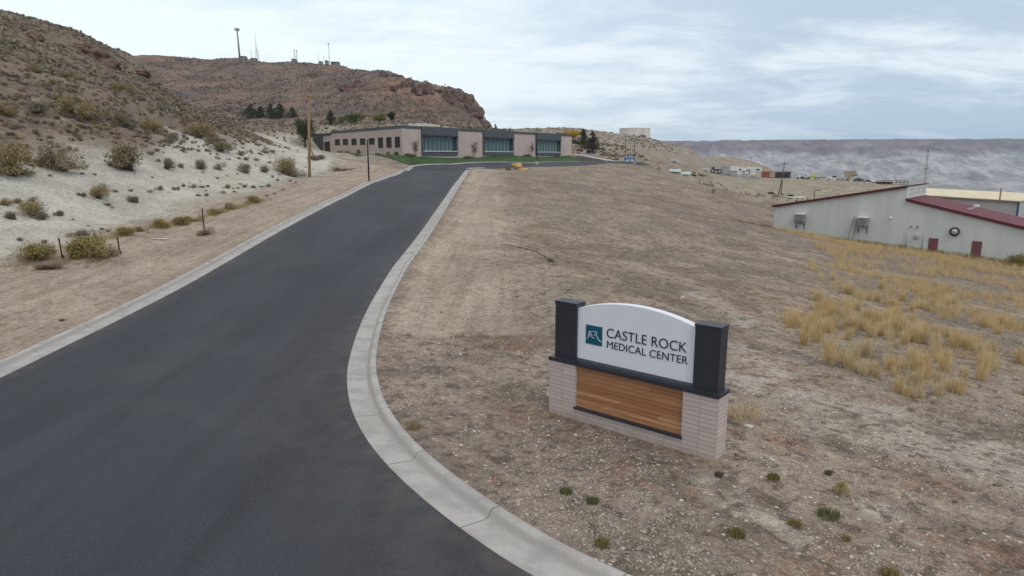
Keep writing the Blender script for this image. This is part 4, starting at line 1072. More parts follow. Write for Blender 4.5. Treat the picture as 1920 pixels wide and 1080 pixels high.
REDROCK = mat('red_outcrop', (.125, .082, .066), .95, .45, .35, 1.5)
REDCL = mat('cliff_rock', (.125, .082, .070), .95, .45, .22, 1.5)
# outcrops on the brown slope
def outcrop(name, label, u, v, d, parts_, group=None):
    c0 = WP(u, v, d); zz0 = float(ZG(c0[0], c0[1])[0])
    root = thing(name, label, 'rock outcrop', (c0[0], c0[1], zz0), 0, group)
    for i, (dx, dz, sx_, sy_, sz_) in enumerate(parts_):
        me = rock_mesh('rock_block', (sx_, sy_, sz_), 60 + i + int(u), REDROCK, 4, .5)
        link_mesh('rock_block', me, root, (dx, -.3 * dx, float(ZG(c0[0] + dx, c0[1] - .3 * dx)[0]) - zz0 + dz))
CL_ = [(716, 150, 'dark crag near the top of the red cliff hill'), (760, 166, 'broad crag below the skyline of the red cliff'), (800, 178, 'dark buttress in the middle of the red cliff'), (838, 186, 'crag above the clinic bays on the red cliff'), (862, 182, 'blocky crag under the cliff skyline'), (884, 202, 'dark overhanging block near the cliff end'), (900, 226, 'lowest block at the end of the cliff'), (668, 166, 'lone dark crag left of the cliff face')]
for i, (u, v, lb) in enumerate(CL_):
    rr_ = np.random.default_rng(i + 3); q = at(u, v, 330)
    t = thing('cliff_crag', lb, 'crag', (q[0], q[1], q[2]), 0, 'crags on the red cliff')
    for k in range(5):
        dx, dy = rr_.normal() * 7, rr_.normal() * 3; zz2 = float(ZG(q[0] + dx, q[1] + dy)[0]) - q[2]
        link_mesh('rock_block', rock_mesh('rock_block', (rr_.uniform(3, 6.5), rr_.uniform(2.5, 4), rr_.uniform(2.2, 5.0)), 300 + i * 7 + k, REDCL, 3, .55), t, (dx, dy, zz2))
def onhill(u, v):
    q = at(u, v); return q[1]
outcrop('rock_outcrop', 'dark red rock outcrop jutting from the upper brown hillside', 178, 108, onhill(178, 108), [(-3.5, .5, 3.0, 3, 1.9), (0, .3, 3.8, 3.4, 2.6), (4, -.3, 3.2, 3, 2.2), (1.6, 1.6, 2.6, 2.4, 1.6), (-1.5, 1.4, 2.2, 2, 1.5)])
outcrop('rock_outcrop', 'small red crag below and right of the larger outcrop', 203, 118, onhill(203, 118), [(0, 0, 2.4, 2.4, 2.0), (2, -.5, 1.8, 1.8, 1.3)])
outcrop('rock_outcrop', 'low dark ledge of rock near the hill saddle', 262, 136, onhill(262, 138), [(0, 0, 3.4, 2.4, 1.4), (4, -.5, 2.4, 2, 1.1)])
outcrop('rock_outcrop', 'small brown rock knob high on the left slope', 66, 72, onhill(66, 72), [(0, 0, 2.2, 2.0, 1.6), (-2, -.2, 1.4, 1.4, 1)])

# ------------------------------------------------------------------ poles and lamps
POLEW = mat('pole_wood', (.30, .19, .10), .9, .25, 2, .4, stretch=(1, 1, .08)); DARKW = mat('weathered_pole', (.11, .085, .07), .9, .25, 2)
def lamp_post(label, loc, h, arm, group='black lamp posts along the drive and lot', rz_=0.0, base=.6):
    root = thing('lamp_post', label, 'lamp post', loc, rz_, group)
    MB().lathe([(.30, -.6), (.30, base), (.27, base + .04)], n=16).build('footing', mat('footing_concrete', (.42, .40, .37), .9), root)
    MB().box(-.2, .2, -.2, .2, base + .04, base + .08).tube([(0, 0, base + .08), (0, 0, h)], [.10, .085], 8).build('pole', BLACK, root)
    a = MB().bar((0, 0, h - .12), (arm * .55, 0, h - .12), .08).build('arm', BLACK, root)
    s_ = 1 if arm > 0 else -1
    MB().box(min(arm * .45, arm), max(arm * .45, arm), -.22, .22, h - .16, h - .02, .02).build('lamp_head', BLACK, a)
p = at(692, 343); lamp_post('black lamp post standing on bare dirt left of the drive', p, 78 * p[1] / 1290, .95, base=.12)
p = at(1006, 307); lamp_post('black lamp post on concrete footing at the lawn kerb', WP(1006.5, 307.4, 165), 8.3, -1.3)
for (u, v, vt, d, arm, lb) in [(1189, 309, 266, 185, -1.6, 'black lamp post right of the blue placard at the lot entrance'), (1172, 297, 257, 215, .9, 'black lamp post left of the blue placard at the lot entrance'), (1130, 292, 263, 232, 1.0, 'lamp post beside the parked vehicles and mounds'),
                        (1074, 295, 261, 236, -.9, 'taller of two lamp posts at the clinic end wall'), (1078, 293.5, 263, 246, .9, 'thinner of two lamp posts at the clinic end wall')]:
    q = WP(u, v, d); lamp_post(lb, (q[0], q[1], float(ZG(q[0], q[1])[0])), (v - vt) * d / 1290, arm, base=.5 if u == 1189 else .1)
q = WP(1526, 378, 175); q[2] = float(ZG(q[0], q[1])[0]); lamp_post('lamp post rising behind the sloping edge of the hall roof', q, (CAM_Z + ray(1526, 356.5)[2] / ray(1526, 356.5)[1] * 175) - q[2], 1.3, base=.1)
def util_pole(label, loc, h, lean=(0, 0), arms=(), r0=.19, r1=.13, m=POLEW, group=None, extra=True):
    root = thing('utility_pole', label, 'utility pole', loc, 0, group)
    top = np.array([lean[0], lean[1], h])
    MB().tube([(0, 0, -1), tuple(top * .5), tuple(top)], [r0, (r0 + r1) / 2, r1], 10).build('pole', m, root)
    for (zf, half) in arms:
        c = top * zf
        a = MB().box(c[0] - half, c[0] + half, c[1] - r0 - .12, c[1] - r0, c[2] - .07, c[2] + .07).build('crossarm', m, root)
        ins = MB()
        for k in (-.92, -.45, .45, .92): ins.lathe([(.03, .07), (.03, .16), (.08, .2), (.08, .3), (.03, .34)], (c[0] + k * half, c[1] - r0 - .06, c[2]), 8)
        ins.build('insulator', mat('insulator_grey', (.25, .24, .25), .4), a)
    return root
p = at(580, 333); sc_ = p[1] / 1290
up_ = util_pole('tall tan wooden power pole standing at the toe of the white bank', p, 153 * sc_, (.55, 0), ((.955, 1.3),), .20, .15)
h_ = 158 * sc_
cut = MB()
for dx in (-1.05, -.55, .8): cut.tube([(dx + .35, -.25, h_ * .70), (dx + .35, -.25, h_ * .78)], .09, 8).tube([(dx + .35, -.25, h_ * .78), (dx + .35, -.25, h_ * .93)], .02, 5)
cut.bar((-.8, -.2, h_ * .79), (1.3, -.2, h_ * .79), .07)
cut.build('switch_gear', mat('gear_grey', (.22, .21, .21), .6), up_)
MB().tube([(.48, .05, h_ * .66), (.40, .02, h_ * .36), (.40, 0, h_ * .32), (.75, 0, h_ * .26)], .07, 8).bar((.46, -.05, h_ * .66), (.2, -.05, h_ * .10), .12).build('cable_riser', mat('riser_brown', (.14, .10, .07), .7), up_)
q = WP(1462, 367, 211); q[2] = float(ZG(q[0], q[1])[0])
hp = thing('utility_pole', 'dark twin leg power pole standing below the vehicle yard', 'utility pole', q)
MB().tube([(-.5, 0, -1), (.35, 0, 5.2), (.75, 0, 10.0)], [.17, .15, .12], 8).build('pole', DARKW, hp)
MB().tube([(.55, .3, -1), (.42, .1, 5.0)], .13, 8).build('brace_leg', DARKW, hp)
MB().bar((-.35, -.2, 9.6), (1.9, -.2, 9.6), .14).bar((.3, -.2, 8.3), (1.2, -.2, 8.3), .1).build('crossarm', DARKW, hp)
# lattice mast beyond the hall and a far red mast
def lattice(name, label, loc, h, w0, m, n_=9, cat='mast', group=None):
    root = thing(name, label, cat, loc, 0, group); a = MB()
    pts = [(-1, -.58), (1, -.58), (0, 1.15)]
    for (x, y) in pts: a.bar((x * w0, y * w0, -4), (x * w0 * .35, y * w0 * .35, h), .12 * max(1, w0))
    for k in range(n_):
        za, zb_ = h * k / n_, h * (k + 1) / n_; fa, fb_ = w0 * (1 - .65 * k / n_), w0 * (1 - .65 * (k + 1) / n_)
        for i in range(3):
            p1, p2 = pts[i], pts[(i + 1) % 3]; a.bar((p1[0] * fa, p1[1] * fa, za), (p2[0] * fb_, p2[1] * fb_, zb_), .07 * max(1, w0))
    a.build('lattice_frame', m, root)
    return root
MASTR = mat('mast_red_grey', (.22, .15, .15), .7); MASTG = mat('mast_grey', (.20, .21, .22), .7)
q = WP(1733, 345, 420); la = lattice('radio_mast', 'slender lattice radio mast rising behind the hall roof', (q[0], q[1], q[2] - 6), 27, .8, MASTR, 12)
MB().box(-.9, .9, -.1, .1, 15, 15.6).box(-.6, .2, -.1, .1, 25.5, 26.8).build('antenna', MASTG, la)
q = WP(1327, 297, 345); q[2] = float(ZG(q[0], q[1])[0]); lattice('radio_mast', 'thin red mast on the skyline of the right hand hill', q, 6.5, .35, mat('red_mast', (.3, .09, .08), .7), 5)

# ------------------------------------------------------------------ ridge-top antennas
def ridge(u, v, d=700): return WP(u, v, d)
FARG = mat('far_steel', (.17, .19, .20), .7)
q = ridge(450, 112); t = thing('monopole_tower', 'thick leaning monopole with an antenna crown at the left end of the ridge', 'antenna tower', q)
Lm = 53 * 700 / 1290
MB().tube([(0, 0, -4), (-.4, 0, Lm * .5), (-.8, 0, Lm)], [1.0, .75, .55], 10).build('pole', FARG, t)
a = MB()
for k in range(9):
    an = k * math.tau / 9; a.obox((-.8 + 1.9 * math.cos(an), 1.9 * math.sin(an), Lm - .6), (.28, 0, 0), (0, .28, 0), (0, 0, 1.2)); a.bar((-.8, 0, Lm - .6), (-.8 + 1.9 * math.cos(an), 1.9 * math.sin(an), Lm - .6), .2)
a.build('antenna_array', FARG, t)
def shed(label, u, v, w, h, d=700):
    q = ridge(u, v, d); t = thing('equipment_shed', label, 'shed', q, 0, 'equipment sheds along the ridge')
    MB().box(-w / 2, w / 2, -2.5, 2.5, -3, h).build('wall', mat('shed_wall', (.16, .16, .15), .9, .2, .3), t)
    MB().prism([(-w / 2 - .3, h), (w / 2 + .3, h), (w / 2, h + .7), (-w / 2, h + .9)], -2.8, 2.8).build('roof', mat('shed_roof', (.11, .12, .12), .8), t)
    MB().box(w * .18, w * .18 + 1.1, -2.56, -2.5, 0, min(2.1, h - .2)).build('door', mat('shed_door', (.30, .30, .28), .8), t)
shed('dark shed at the foot of the tall monopole', 456, 112, 6.5, 2.4); shed('low pale shed below the lattice tower', 476.5, 114.5, 4.5, 1.8); shed('small shed beneath the twin towers', 552, 116, 3.2, 1.8, 690)
shed('small dark shed left of the thin whip mast', 602, 120.5, 2.6, 1.8, 690); shed('taller hut beside the whip mast', 613, 120.5, 2.4, 2.6, 690); shed('wide flat shed at the right end of the antenna row', 629, 122.5, 7.5, 2.3, 680)
q = ridge(482, 115); t = lattice('lattice_tower', 'lattice tower with a tall whip above it on the ridge', q, 21 * 700 / 1290 * 1.02, 1.3, FARG, 7, 'antenna tower')
MB().tube([(0, 0, 11), (0, 0, 50 * 700 / 1290)], [.30, .12], 6).build('whip_antenna', mat('pale_steel', (.42, .46, .5), .6), t)
MB().tube([(1.9, 0, -3), (1.7, 0, 11)], .22, 6).build('side_mast', FARG, t)
q = ridge(472, 115); t = thing('whip_mast', 'short thin mast left of the lattice tower on the ridge', 'antenna tower', q); MB().tube([(0, 0, -3), (0, 0, 9.5)], .16, 6).build('pole', FARG, t)
MB().box(-.5, .5, -.15, .15, 8.6, 9.0).build('antenna', FARG, t)
q = ridge(555, 117, 690); t = thing('twin_tower', 'pair of braced antenna poles standing close together on the ridge', 'antenna tower', q)
for x in (-1.3, 1.3): MB().tube([(x, 0, -3), (x * .8, 0, 11)], [.30, .2], 6).box(x - .5, x + .5, -.3, .3, 10.2, 11.3).build('pole', FARG, t)
MB().bar((-1.2, 0, 3), (1.1, 0, 6), .14).bar((1.2, 0, 3), (-1.1, 0, 6), .14).bar((-1.2, 0, 6), (1.1, 0, 9), .14).build('brace', FARG, t)
q = ridge(618, 121.5, 690); t = thing('whip_mast', 'tall thin mast with a small crown near the right end of the ridge', 'antenna tower', q)
MB().tube([(0, 0, -3), (-.2, 0, 19.5)], [.3, .16], 6).build('pole', FARG, t); MB().box(-.8, .4, -.4, .4, 18.6, 19.8).box(-.6, .1, -.3, .3, 6.5, 7.6).build('antenna', FARG, t)
for (u, h, lb) in [(546, 6, 'faint short mast left of the twin poles'), (597.5, 8.5, 'short mast left of the small dark shed on the ridge'), (607, 7, 'fine whip between the two small sheds on the ridge')]:
    q = ridge(u, 119 if u > 560 else 116, 690); t = thing('whip_mast', lb, 'antenna tower', q); MB().tube([(0, 0, -3), (0, 0, h)], .13, 5).build('pole', FARG, t); MB().bar((-.5, 0, h * .8), (.5, 0, h * .8), .12).build('antenna', FARG, t)

# ------------------------------------------------------------------ water tank
q = WP(1195, 262, 432); zt_ = CAM_Z + ray(1195, 239.5)[2] / ray(1195, 239.5)[1] * 432
t = thing('water_tank', 'wide white water tank on top of the right hand hill', 'water tank', (q[0], q[1] + 10, q[2] - 2))
TW = mat('tank_white', (.60, .575, .545), .7, .04, .1); Rr = 9.6; hh_ = zt_ - q[2] + 2
MB().lathe([(Rr, -2), (Rr, hh_ - .3)], n=56).build('tank_wall', TW, t)
MB().lathe([(Rr + .1, hh_ - .298), (Rr + .1, hh_), (Rr * .5, hh_ + .5), (.1, hh_ + .7)], n=56).build('tank_roof', TW, t)
MB().bar((3, -Rr - .3, -1), (3, -Rr - .3, hh_), .12).bar((3.6, -Rr - .3, -1), (3.6, -Rr - .3, hh_), .12).build('tank_ladder', STEEL, t)
# ================================================================== VEGETATION
def quads(P, size, r, asp=1.6, upbias=0.0):
    """leaf-sized quads with random facing at points P"""
    n = len(P); a = r.normal(size=(n, 3)); a[:, 2] += upbias; a /= np.linalg.norm(a, axis=1)[:, None]
    b = np.cross(a, r.normal(size=(n, 3))); b /= np.linalg.norm(b, axis=1)[:, None]
    s = (np.asarray(size) * r.uniform(.6, 1.4, n))[:, None]
    V = np.stack([P - a * s * asp - b * s * .5, P - a * s * .2 + b * s * .7 * .8, P + a * s * asp, P + a * s * .2 - b * s * .7], 1).reshape(-1, 3)
    return V, np.arange(4 * n).reshape(n, 4)
def ellip(n, c, rad, r, inner=.35, zmin=None):
    d = r.normal(size=(n, 3)); d /= np.linalg.norm(d, axis=1)[:, None]
    k = (inner ** 3 + r.uniform(0, 1, n) * (1 - inner ** 3)) ** (1 / 3)
    P = d * k[:, None] * np.array(rad) + np.array(c)
    if zmin is not None: P[:, 2] = np.where(P[:, 2] < zmin, zmin + r.uniform(0, .1, n), P[:, 2])
    return P
def blades(base, tip, w, r):
    """thin upright blades, one bent strip of two quads each"""
    n = len(base); d = tip - base; sd = np.cross(d, r.normal(size=(n, 3))); sd /= np.linalg.norm(sd, axis=1)[:, None] + 1e-9
    w = np.asarray(w)[:, None] if not np.isscalar(w) else w
    mid = base + d * .55; mid[:, :2] -= d[:, :2] * .18
    V = np.stack([base - sd * w, base + sd * w, mid + sd * w * .8, mid - sd * w * .8, tip + sd * w * .25, tip - sd * w * .25], 1).reshape(-1, 3)
    k = np.arange(n)[:, None] * 6
    F = np.concatenate([k + np.array([[0, 1, 2, 3]]), k + np.array([[3, 2, 4, 5]])], 0)
    return V, F
def cat_vf(parts):
    V = []; F = []; k = 0
    for v, f in parts: V.append(v); F.append(f + k); k += len(v)
    return np.concatenate(V), np.concatenate(F)
LM = {'yellow': leafmat('rabbitbrush_yellow', (.135, .108, .058), (.36, .285, .135)), 'brown': leafmat('shrub_brown', (.13, .105, .070), (.31, .25, .155)),
      'grey': leafmat('sage_grey', (.125, .108, .088), (.26, .23, .185)), 'olive': leafmat('weed_olive', (.12, .105, .035), (.36, .29, .10)), 'tan': leafmat('weed_tan', (.15, .11, .075), (.36, .28, .19)),
      'stem': mat('twig_brown', (.10, .072, .055), .9, .3, 8)}
def shrub_parts(kind, seed, n=2600, dens=1.0):
    """unit shrub: about 1 wide (radius .5) and .62 high"""
    r = np.random.default_rng(seed); lobes = []
    m = {'yellow': 9, 'brown': 7, 'grey': 6, 'olive': 6, 'tan': 5}[kind]
    P = []
    for i in range(m):
        a = r.uniform(0, 2 * np.pi); q = r.uniform(.05, .36); c = (q * np.cos(a), q * np.sin(a), r.uniform(.10, .36)); s = r.uniform(.12, .24)
        P.append(ellip(n // m, c, (s, s, s * 1.15), r, .2, .02))
    P = np.concatenate(P)
    # spiky outline: sprays pushed outwards
    k = r.uniform(size=len(P)) < .22; P[k] *= r.uniform(1.0, 1.32, (k.sum(), 1))
    fol = quads(P, .013, r, 1.9, .6)
    nb = 130
    tip = P[r.integers(0, len(P), nb)] * 1.04; b0 = r.normal(size=(nb, 3)) * .05; b0[:, 2] = -.04
    st = blades(b0, tip, .0045, r)
    return fol, st
PROTO = {}
def proto(kind, var):
    k = (kind, var)
    if k not in PROTO:
        fol, st = shrub_parts(kind, hash(kind) % 1000 * 0 + var * 17 + {'yellow': 1, 'brown': 2, 'grey': 3, 'olive': 4, 'tan': 5}[kind])
        PROTO[k] = (mesh_np("shrub_foliage", *fol, [LM[kind]]), mesh_np("shrub_stems", *st, [LM['stem']]))
    return PROTO[k]
def shrub(kind, var, loc, w, label, group=None, h=1.0, cat='shrub', name='desert_shrub', rot=None, parts=True):
    fo, st = proto(kind, var)
    if not parts:
        o = link_mesh(name, fo, None, loc); o.scale = (w, w, w * h); o.rotation_euler = (0, 0, rot or random.uniform(0, 6.28)); return tag(o, label, cat, group)
    t = thing(name, label, cat, loc, rot if rot is not None else random.uniform(0, 6.28), group); t.scale = (w, w, w * h)
    link_mesh('foliage', fo, t); link_mesh('stems', st, t)
    return t
# ---- shrubs one can point to: u, v of the base, width in photograph pixels, kind, height factor, label
BIG = [(22, 326, 92, 'yellow', 1.1, 'big yellow topped shrub cut by the photo edge on the white bank'),
 (115, 322, 76, 'brown', 1.1, 'round brown and yellow shrub beside the big yellow topped one'),
 (238, 318, 100, 'brown', .85, 'wide low brown shrub alone on the white bank'),
 (310, 317, 36, 'grey', .9, 'low grey shrub just right of the wide brown one'), (341, 315, 16, 'grey', 1, 'small dark shrub between two larger grey ones'),
 (375, 318, 26, 'grey', 1.6, 'tall feathery pale shrub on the white bank'), (411, 317, 24, 'brown', 1, 'small pinkish shrub right of the feathery pale one'),
 (463, 323, 32, 'grey', 1.05, 'grey domed shrub near the middle of the bank row'), (494, 321, 28, 'brown', .8, 'low olive brown shrub right of the grey dome'),
 (530, 324, 46, 'yellow', 1.1, 'dense dark green brown shrub left of the power pole'), (552, 330, 40, 'brown', .9, 'brown shrub leaning on the dark green one by the power pole'),
 (142, 224, 66, 'yellow', .95, 'broad olive shrub at the upper edge of the white bank'), (165, 228, 44, 'brown', .7, 'dark brown shrub in front of the broad olive one'),
 (65, 212, 52, 'grey', .7, 'dark grey shrub clump on the upper left slope'), (8, 212, 40, 'yellow', 1.0, 'olive shrub at the left photo edge above the bank'),
 (285, 247, 40, 'yellow', .9, 'yellow green shrub at the lower edge of the brown slope'), (215, 236, 40, 'brown', .85, 'brown shrub left of the yellow green slope edge one'), (245, 243, 36, 'grey', .8, 'grey shrub touching the yellow green slope edge one'),
 (370, 258, 54, 'yellow', .9, 'golden olive shrub where the slope nose meets the clay'), (412, 282, 52, 'brown', .75, 'long brown shrub at the nose of the brown slope'), (395, 268, 40, 'brown', .8, 'brown shrub above the long nose shrub'),
 (452, 290, 22, 'brown', .7, 'small reddish shrub on clay right of the slope nose'), (320, 262, 28, 'grey', .9, 'grey shrub on pale clay below the golden olive one'),
 (66, 138, 24, 'yellow', 1, 'single green yellow shrub high on the brown slope'), (128, 150, 30, 'yellow', .8, 'flat olive shrub high on the brown slope'), (222, 172, 32, 'yellow', .9, 'olive shrub in the middle of the brown slope'), (248, 178, 22, 'yellow', 1, 'small upright olive shrub on the mid slope'),
 (62, 405, 58, 'yellow', .9, 'olive shrub in the centre of the lower left clump'), (12, 387, 28, 'yellow', .9, 'round shrub at the left of the lower left clump'), (36, 383, 26, 'brown', .7, 'flat shrub at the back of the lower left clump'), (28, 412, 34, 'grey', .8, 'grey shrub at the front of the lower left clump'), (82, 412, 38, 'grey', .8, 'dark grey shrub right of the olive clump centre'), (110, 405, 26, 'grey', .9, 'single dark shrub just outside the lower left clump'), (62, 380, 18, 'brown', 1.1, 'small upright shrub behind the lower left clump'),
 (186, 376, 42, 'yellow', 1.15, 'tan spiky shrub among grey ones on the lower bank'), (154, 372, 22, 'grey', .8, 'grey shrub left of the tan spiky one'), (257, 381, 32, 'grey', .7, 'flat grey dome shrub on the lower bank'), (205, 388, 18, 'grey', .7, 'small dark shrub below the tan spiky one'),
 (75, 487, 82, 'olive', .75, 'olive green weed mound left of the first fence post'), (178, 484, 92, 'olive', .85, 'tall olive brush between the two fence posts'), (140, 484, 66, 'olive', .8, 'yellow olive brush left of the tall brush between posts'), (200, 482, 50, 'tan', .8, 'pinkish dry brush against the right hand fence post'), (98, 502, 60, 'tan', .4, 'low dry weeds in front of the olive mound'), (150, 440, 46, 'grey', .4, 'flat grey weeds behind the fence post brush'),
 (236, 442, 46, 'olive', .7, 'bright yellow green weed clump at the toe of the bank'), (266, 434, 30, 'tan', .6, 'tan weed clump right of the bright green one'), (300, 427, 46, 'olive', .7, 'green yellow clump in the weed row by the toe'), (338, 422, 44, 'olive', .7, 'green clump right of the green yellow one in the weed row'), (362, 416, 34, 'olive', .6, 'far clump of the weed row before the tall post'), (385, 440, 36, 'tan', .75, 'dry tan bush round the foot of the tall steel post'), (402, 402, 42, 'olive', .5, 'low yellow weeds behind the tall steel post'), (425, 392, 34, 'tan', .6, 'dry brush where the toe weeds meet the road verge'), (474, 380, 40, 'olive', .6, 'tan olive brush at the upper end of the toe weeds'),
 (595, 300, 40, 'grey', .5, 'low grey brush on the mound near the power pole'), (1030, 491, 20, 'tan', .7, 'small brown bush caught at the end of the dead branch'), (1790, 428, 0, 'grey', 1, ''), (1905, 498, 46, 'olive', .9, 'green weed clump against the grey hall at the photo edge')]
for i, (u, v, wp, k, hf, lb) in enumerate(BIG):
    if not lb: continue
    p = at(u, v); p[2] -= .05
    shrub(k, i % 3, p, max(.3, wp * p[1] / 1290) * 1.12, lb, h=hf)
# ---- row of little shrubs on the lower bank and scattered sage
small = []
for (u, v, wp) in [(282, 362, 14), (300, 356, 20), (330, 357, 20), (347, 352, 14), (364, 354, 18), (378, 353, 14), (392, 352, 12), (418, 352, 6), (428, 352, 20), (447, 352, 9), (457, 349, 14), (476, 351, 15), (490, 350, 10), (503, 349, 14), (372, 368, 14), (390, 368, 14), (417, 363, 12), (440, 361, 12), (247, 360, 12), (218, 363, 14), (40, 454, 18), (87, 456, 18), (164, 424, 8), (190, 430, 14), (203, 434, 14),
                   (60, 303, 10), (28, 268, 12), (52, 270, 14), (24, 248, 10), (75, 262, 14), (92, 258, 14), (70, 253, 12), (148, 262, 18), (172, 256, 10), (176, 264, 10), (210, 256, 12), (218, 264, 14), (250, 260, 12), (252, 269, 12), (275, 268, 14), (285, 271, 14), (300, 270, 14), (338, 270, 12), (345, 283, 18), (372, 283, 14), (386, 281, 12), (428, 277, 16), (447, 296, 12), (100, 318, 0), (163, 313, 8), (195, 322, 6), (325, 305, 8), (462, 300, 16), (480, 300, 14), (505, 306, 12), (510, 330, 10), (520, 337, 10), (545, 340, 10), (556, 343, 8), (500, 368, 10), (515, 364, 10), (530, 356, 8)]:
    if wp:
        p = at(u, v); small.append((p, wp * p[1] / 1290, 'grey' if len(small) % 4 else 'brown', 'bank'))
def hill_pts(n, d0, d1, y0, y1, seed):
    r = np.random.default_rng(seed); y = r.uniform(y0, y1, n); d = r.uniform(d0, d1, n); x = toe_x(y) - d
    return x, y
r_ = np.random.default_rng(12)
# brown slope: dense sage
x, y = hill_pts(30000, 9, 150, 36, 285, 3)
cl_ = fbm(x, y, 14, 3, 71)
d = toe_x(y) - x
kp = (r_.uniform(size=len(x)) < np.clip(.55 + 1.1 * cl_, .12, 1) * np.clip((d - 8) / 10, .05, 1)) & (np.abs(x) / y < .80)
x, y = x[kp], y[kp]; z = ZG(x, y); w_ = r_.uniform(.45, 1.15, len(x)) * (1 + .5 * (r_.uniform(size=len(x)) < .12))
# clay bank: sparse
x2, y2 = hill_pts(150, 1.5, 14, 34, 150, 4); z2 = ZG(x2, y2); w2 = r_.uniform(.12, .5, len(x2))
x = np.r_[x, x2]; y = np.r_[y, y2]; z = np.r_[z, z2]; w_ = np.r_[w_, w2]
order = np.argsort(-w_ / y)
NI = 225
for i, k in enumerate(order[:NI]):
    p = np.array([x[k], y[k], z[k]]); small.append((p, w_[k], ['grey', 'brown', 'grey', 'yellow'][i % 4], 'slope'))
for i, (p, wd, k, where) in enumerate(small):
    lb = 'small grey brown sagebrush scattered over the white clay bank' if where == 'bank' else 'grey brown sagebrush scattered over the brown hillside'
    shrub(k, i % 3, (p[0], p[1], p[2] - .04), wd * 1.05, lb, 'small shrubs scattered over the left hillside', .8, parts=False)
def scatter(name, label, cat, items, ms, low, kind='stuff'):
    """merged low clumps: items = list of (x,y,z,w,h,mat)"""
    r = np.random.default_rng(len(items[0]) + 5); X, Y, Z, Wd, Hh, Mi = items; n = len(X)
    base = np.stack([X, Y, Z], 1)
    q = low
    off = r.normal(size=(n, q, 3)); off /= np.linalg.norm(off, axis=2)[:, :, None]; off *= r.uniform(.35, 1, (n, q, 1)); off[:, :, 2] = np.abs(off[:, :, 2])
    P = base[:, None] + off * np.stack([Wd * .5, Wd * .5, Hh], 1)[:, None]
    size = np.repeat(Wd * (.95 / math.sqrt(q)), q)
    V, F = quads(P.reshape(-1, 3), size, r, 1.0, .3)
    me = mesh_np(name, V, F, ms, np.repeat(Mi, q)); o = link_mesh(name, me); return tag(o, label, cat, None, kind)
rest = order[NI:]
near = rest[y[rest] < 110]; farr = rest[y[rest] >= 110]
r0 = np.random.default_rng(2)
scatter('sagebrush', 'countless small grey sage bushes covering the near brown hillside', 'sagebrush', (x[near], y[near], z[near] - .05, w_[near], w_[near] * .5, r0.integers(0, 3, len(near))), [LM['grey'], LM['brown'], LM['grey']], 34)
scatter('sagebrush', 'countless tiny sage bushes covering the far brown hillside', 'sagebrush', (x[farr], y[farr], z[farr] - .05, w_[farr] * 1.1, w_[farr] * .5, r0.integers(0, 3, len(farr))), [LM['grey'], LM['brown'], LM['grey']], 16)
# far hills
def region(n, x0, x1, y0, y1, seed, test, wlo, whi):
    r = np.random.default_rng(seed); X = r.uniform(x0, x1, n); Y = r.uniform(y0, y1, n); k = test(X, Y, r); X, Y = X[k], Y[k]
    Z = ZG(X, Y); return X, Y, Z, r.uniform(wlo, whi, len(X))
X, Y, Z, Wd = region(15000, -330, 0, 330, 720, 5, lambda a, b, r: (r.uniform(size=len(a)) < .5 + fbm(a, b, 40, 3, 4)) & (a / b > -.62) , .7, 1.6)
scatter('hill_scrub', 'dark scrub dotted over the reddish back hill', 'scrub', (X, Y, Z, Wd, Wd * .5, np.zeros(len(X), int)), [leafmat('far_scrub', (.075, .062, .052), (.15, .125, .10))], 7)
X, Y, Z, Wd = region(11000, -110, 210, 205, 470, 6, lambda a, b, r: (r.uniform(size=len(a)) < .62 + 1.0 * fbm(a, b, 30, 3, 44)) & ~((a > -62) & (b < 240 - .0 * a) & (a < 30)) & ~((a > 46) & (b < 345) & (a > 40 + (b - 220) * .1)) & (a / b < .46), .4, 1.3)
scatter('hill_scrub', 'pale sage and brush dotted over the tank hill and bank behind the clinic', 'scrub', (X, Y, Z, Wd, Wd * .55, (np.arange(len(X)) % 3 == 0).astype(int)), [leafmat('mid_scrub', (.14, .12, .095), (.26, .23, .18)), leafmat('mid_scrub_olive', (.13, .11, .06), (.25, .215, .12))], 9)
X, Y, Z, Wd = region(900, 26, 105, 128, 215, 8, lambda a, b, r: (r.uniform(size=len(a)) < .4 + 1.2 * fbm(a, b, 18, 3, 45)) & (a > .27 * b) , .35, .9)
scatter('gully_brush', 'dull brush filling the gully below the vehicle yard', 'brush', (X, Y, Z, Wd, Wd * .55, (np.arange(len(X)) % 3 == 0).astype(int)), [leafmat('gully_scrub', (.15, .13, .105), (.26, .23, .185)), leafmat('gully_scrub_olive', (.14, .125, .07), (.27, .235, .14))], 16)
# ------------------------------------------------------------------ dry grass
GM = leafmat('dry_grass', (.42, .305, .155), (.73, .56, .31), .8, .1); GM2 = leafmat('dry_grass_pale', (.42, .33, .20), (.72, .60, .39), .8, .1)
GO = leafmat('grass_olive', (.13, .115, .05), (.34, .28, .12), .8, .1)
def tuft_vf(n, seed, h=1.0, spread=.22):
    r = np.random.default_rng(seed); a = r.uniform(0, 2 * np.pi, n); q = np.sqrt(r.uniform(0, 1, n)) * spread
    b = np.stack([q * np.cos(a), q * np.sin(a), np.full(n, -.05)], 1)
    hh = h * r.uniform(.45, 1.0, n); ln = r.normal(size=(n, 2)) * .17 + b[:, :2] * 1.1
    tip = b + np.c_[ln * hh[:, None], hh + .05]
    return blades(b, tip, .0075, r)
GPR = [mesh_np("grass_blades", *tuft_vf(130, 40 + i), [GM if i % 3 else GM2]) for i in range(6)]
r_ = np.random.default_rng(31)
gx = r_.uniform(6, 82, 24000); gy = r_.uniform(17, 100, 24000)
wx = gx + 2.6 * fbm(gx, gy, 5, 3, 61); wy = gy + 2.6 * fbm(gx, gy, 5, 3, 64)
k = inpoly(GRASS_POLY, wx, wy); gx, gy = gx[k], gy[k]
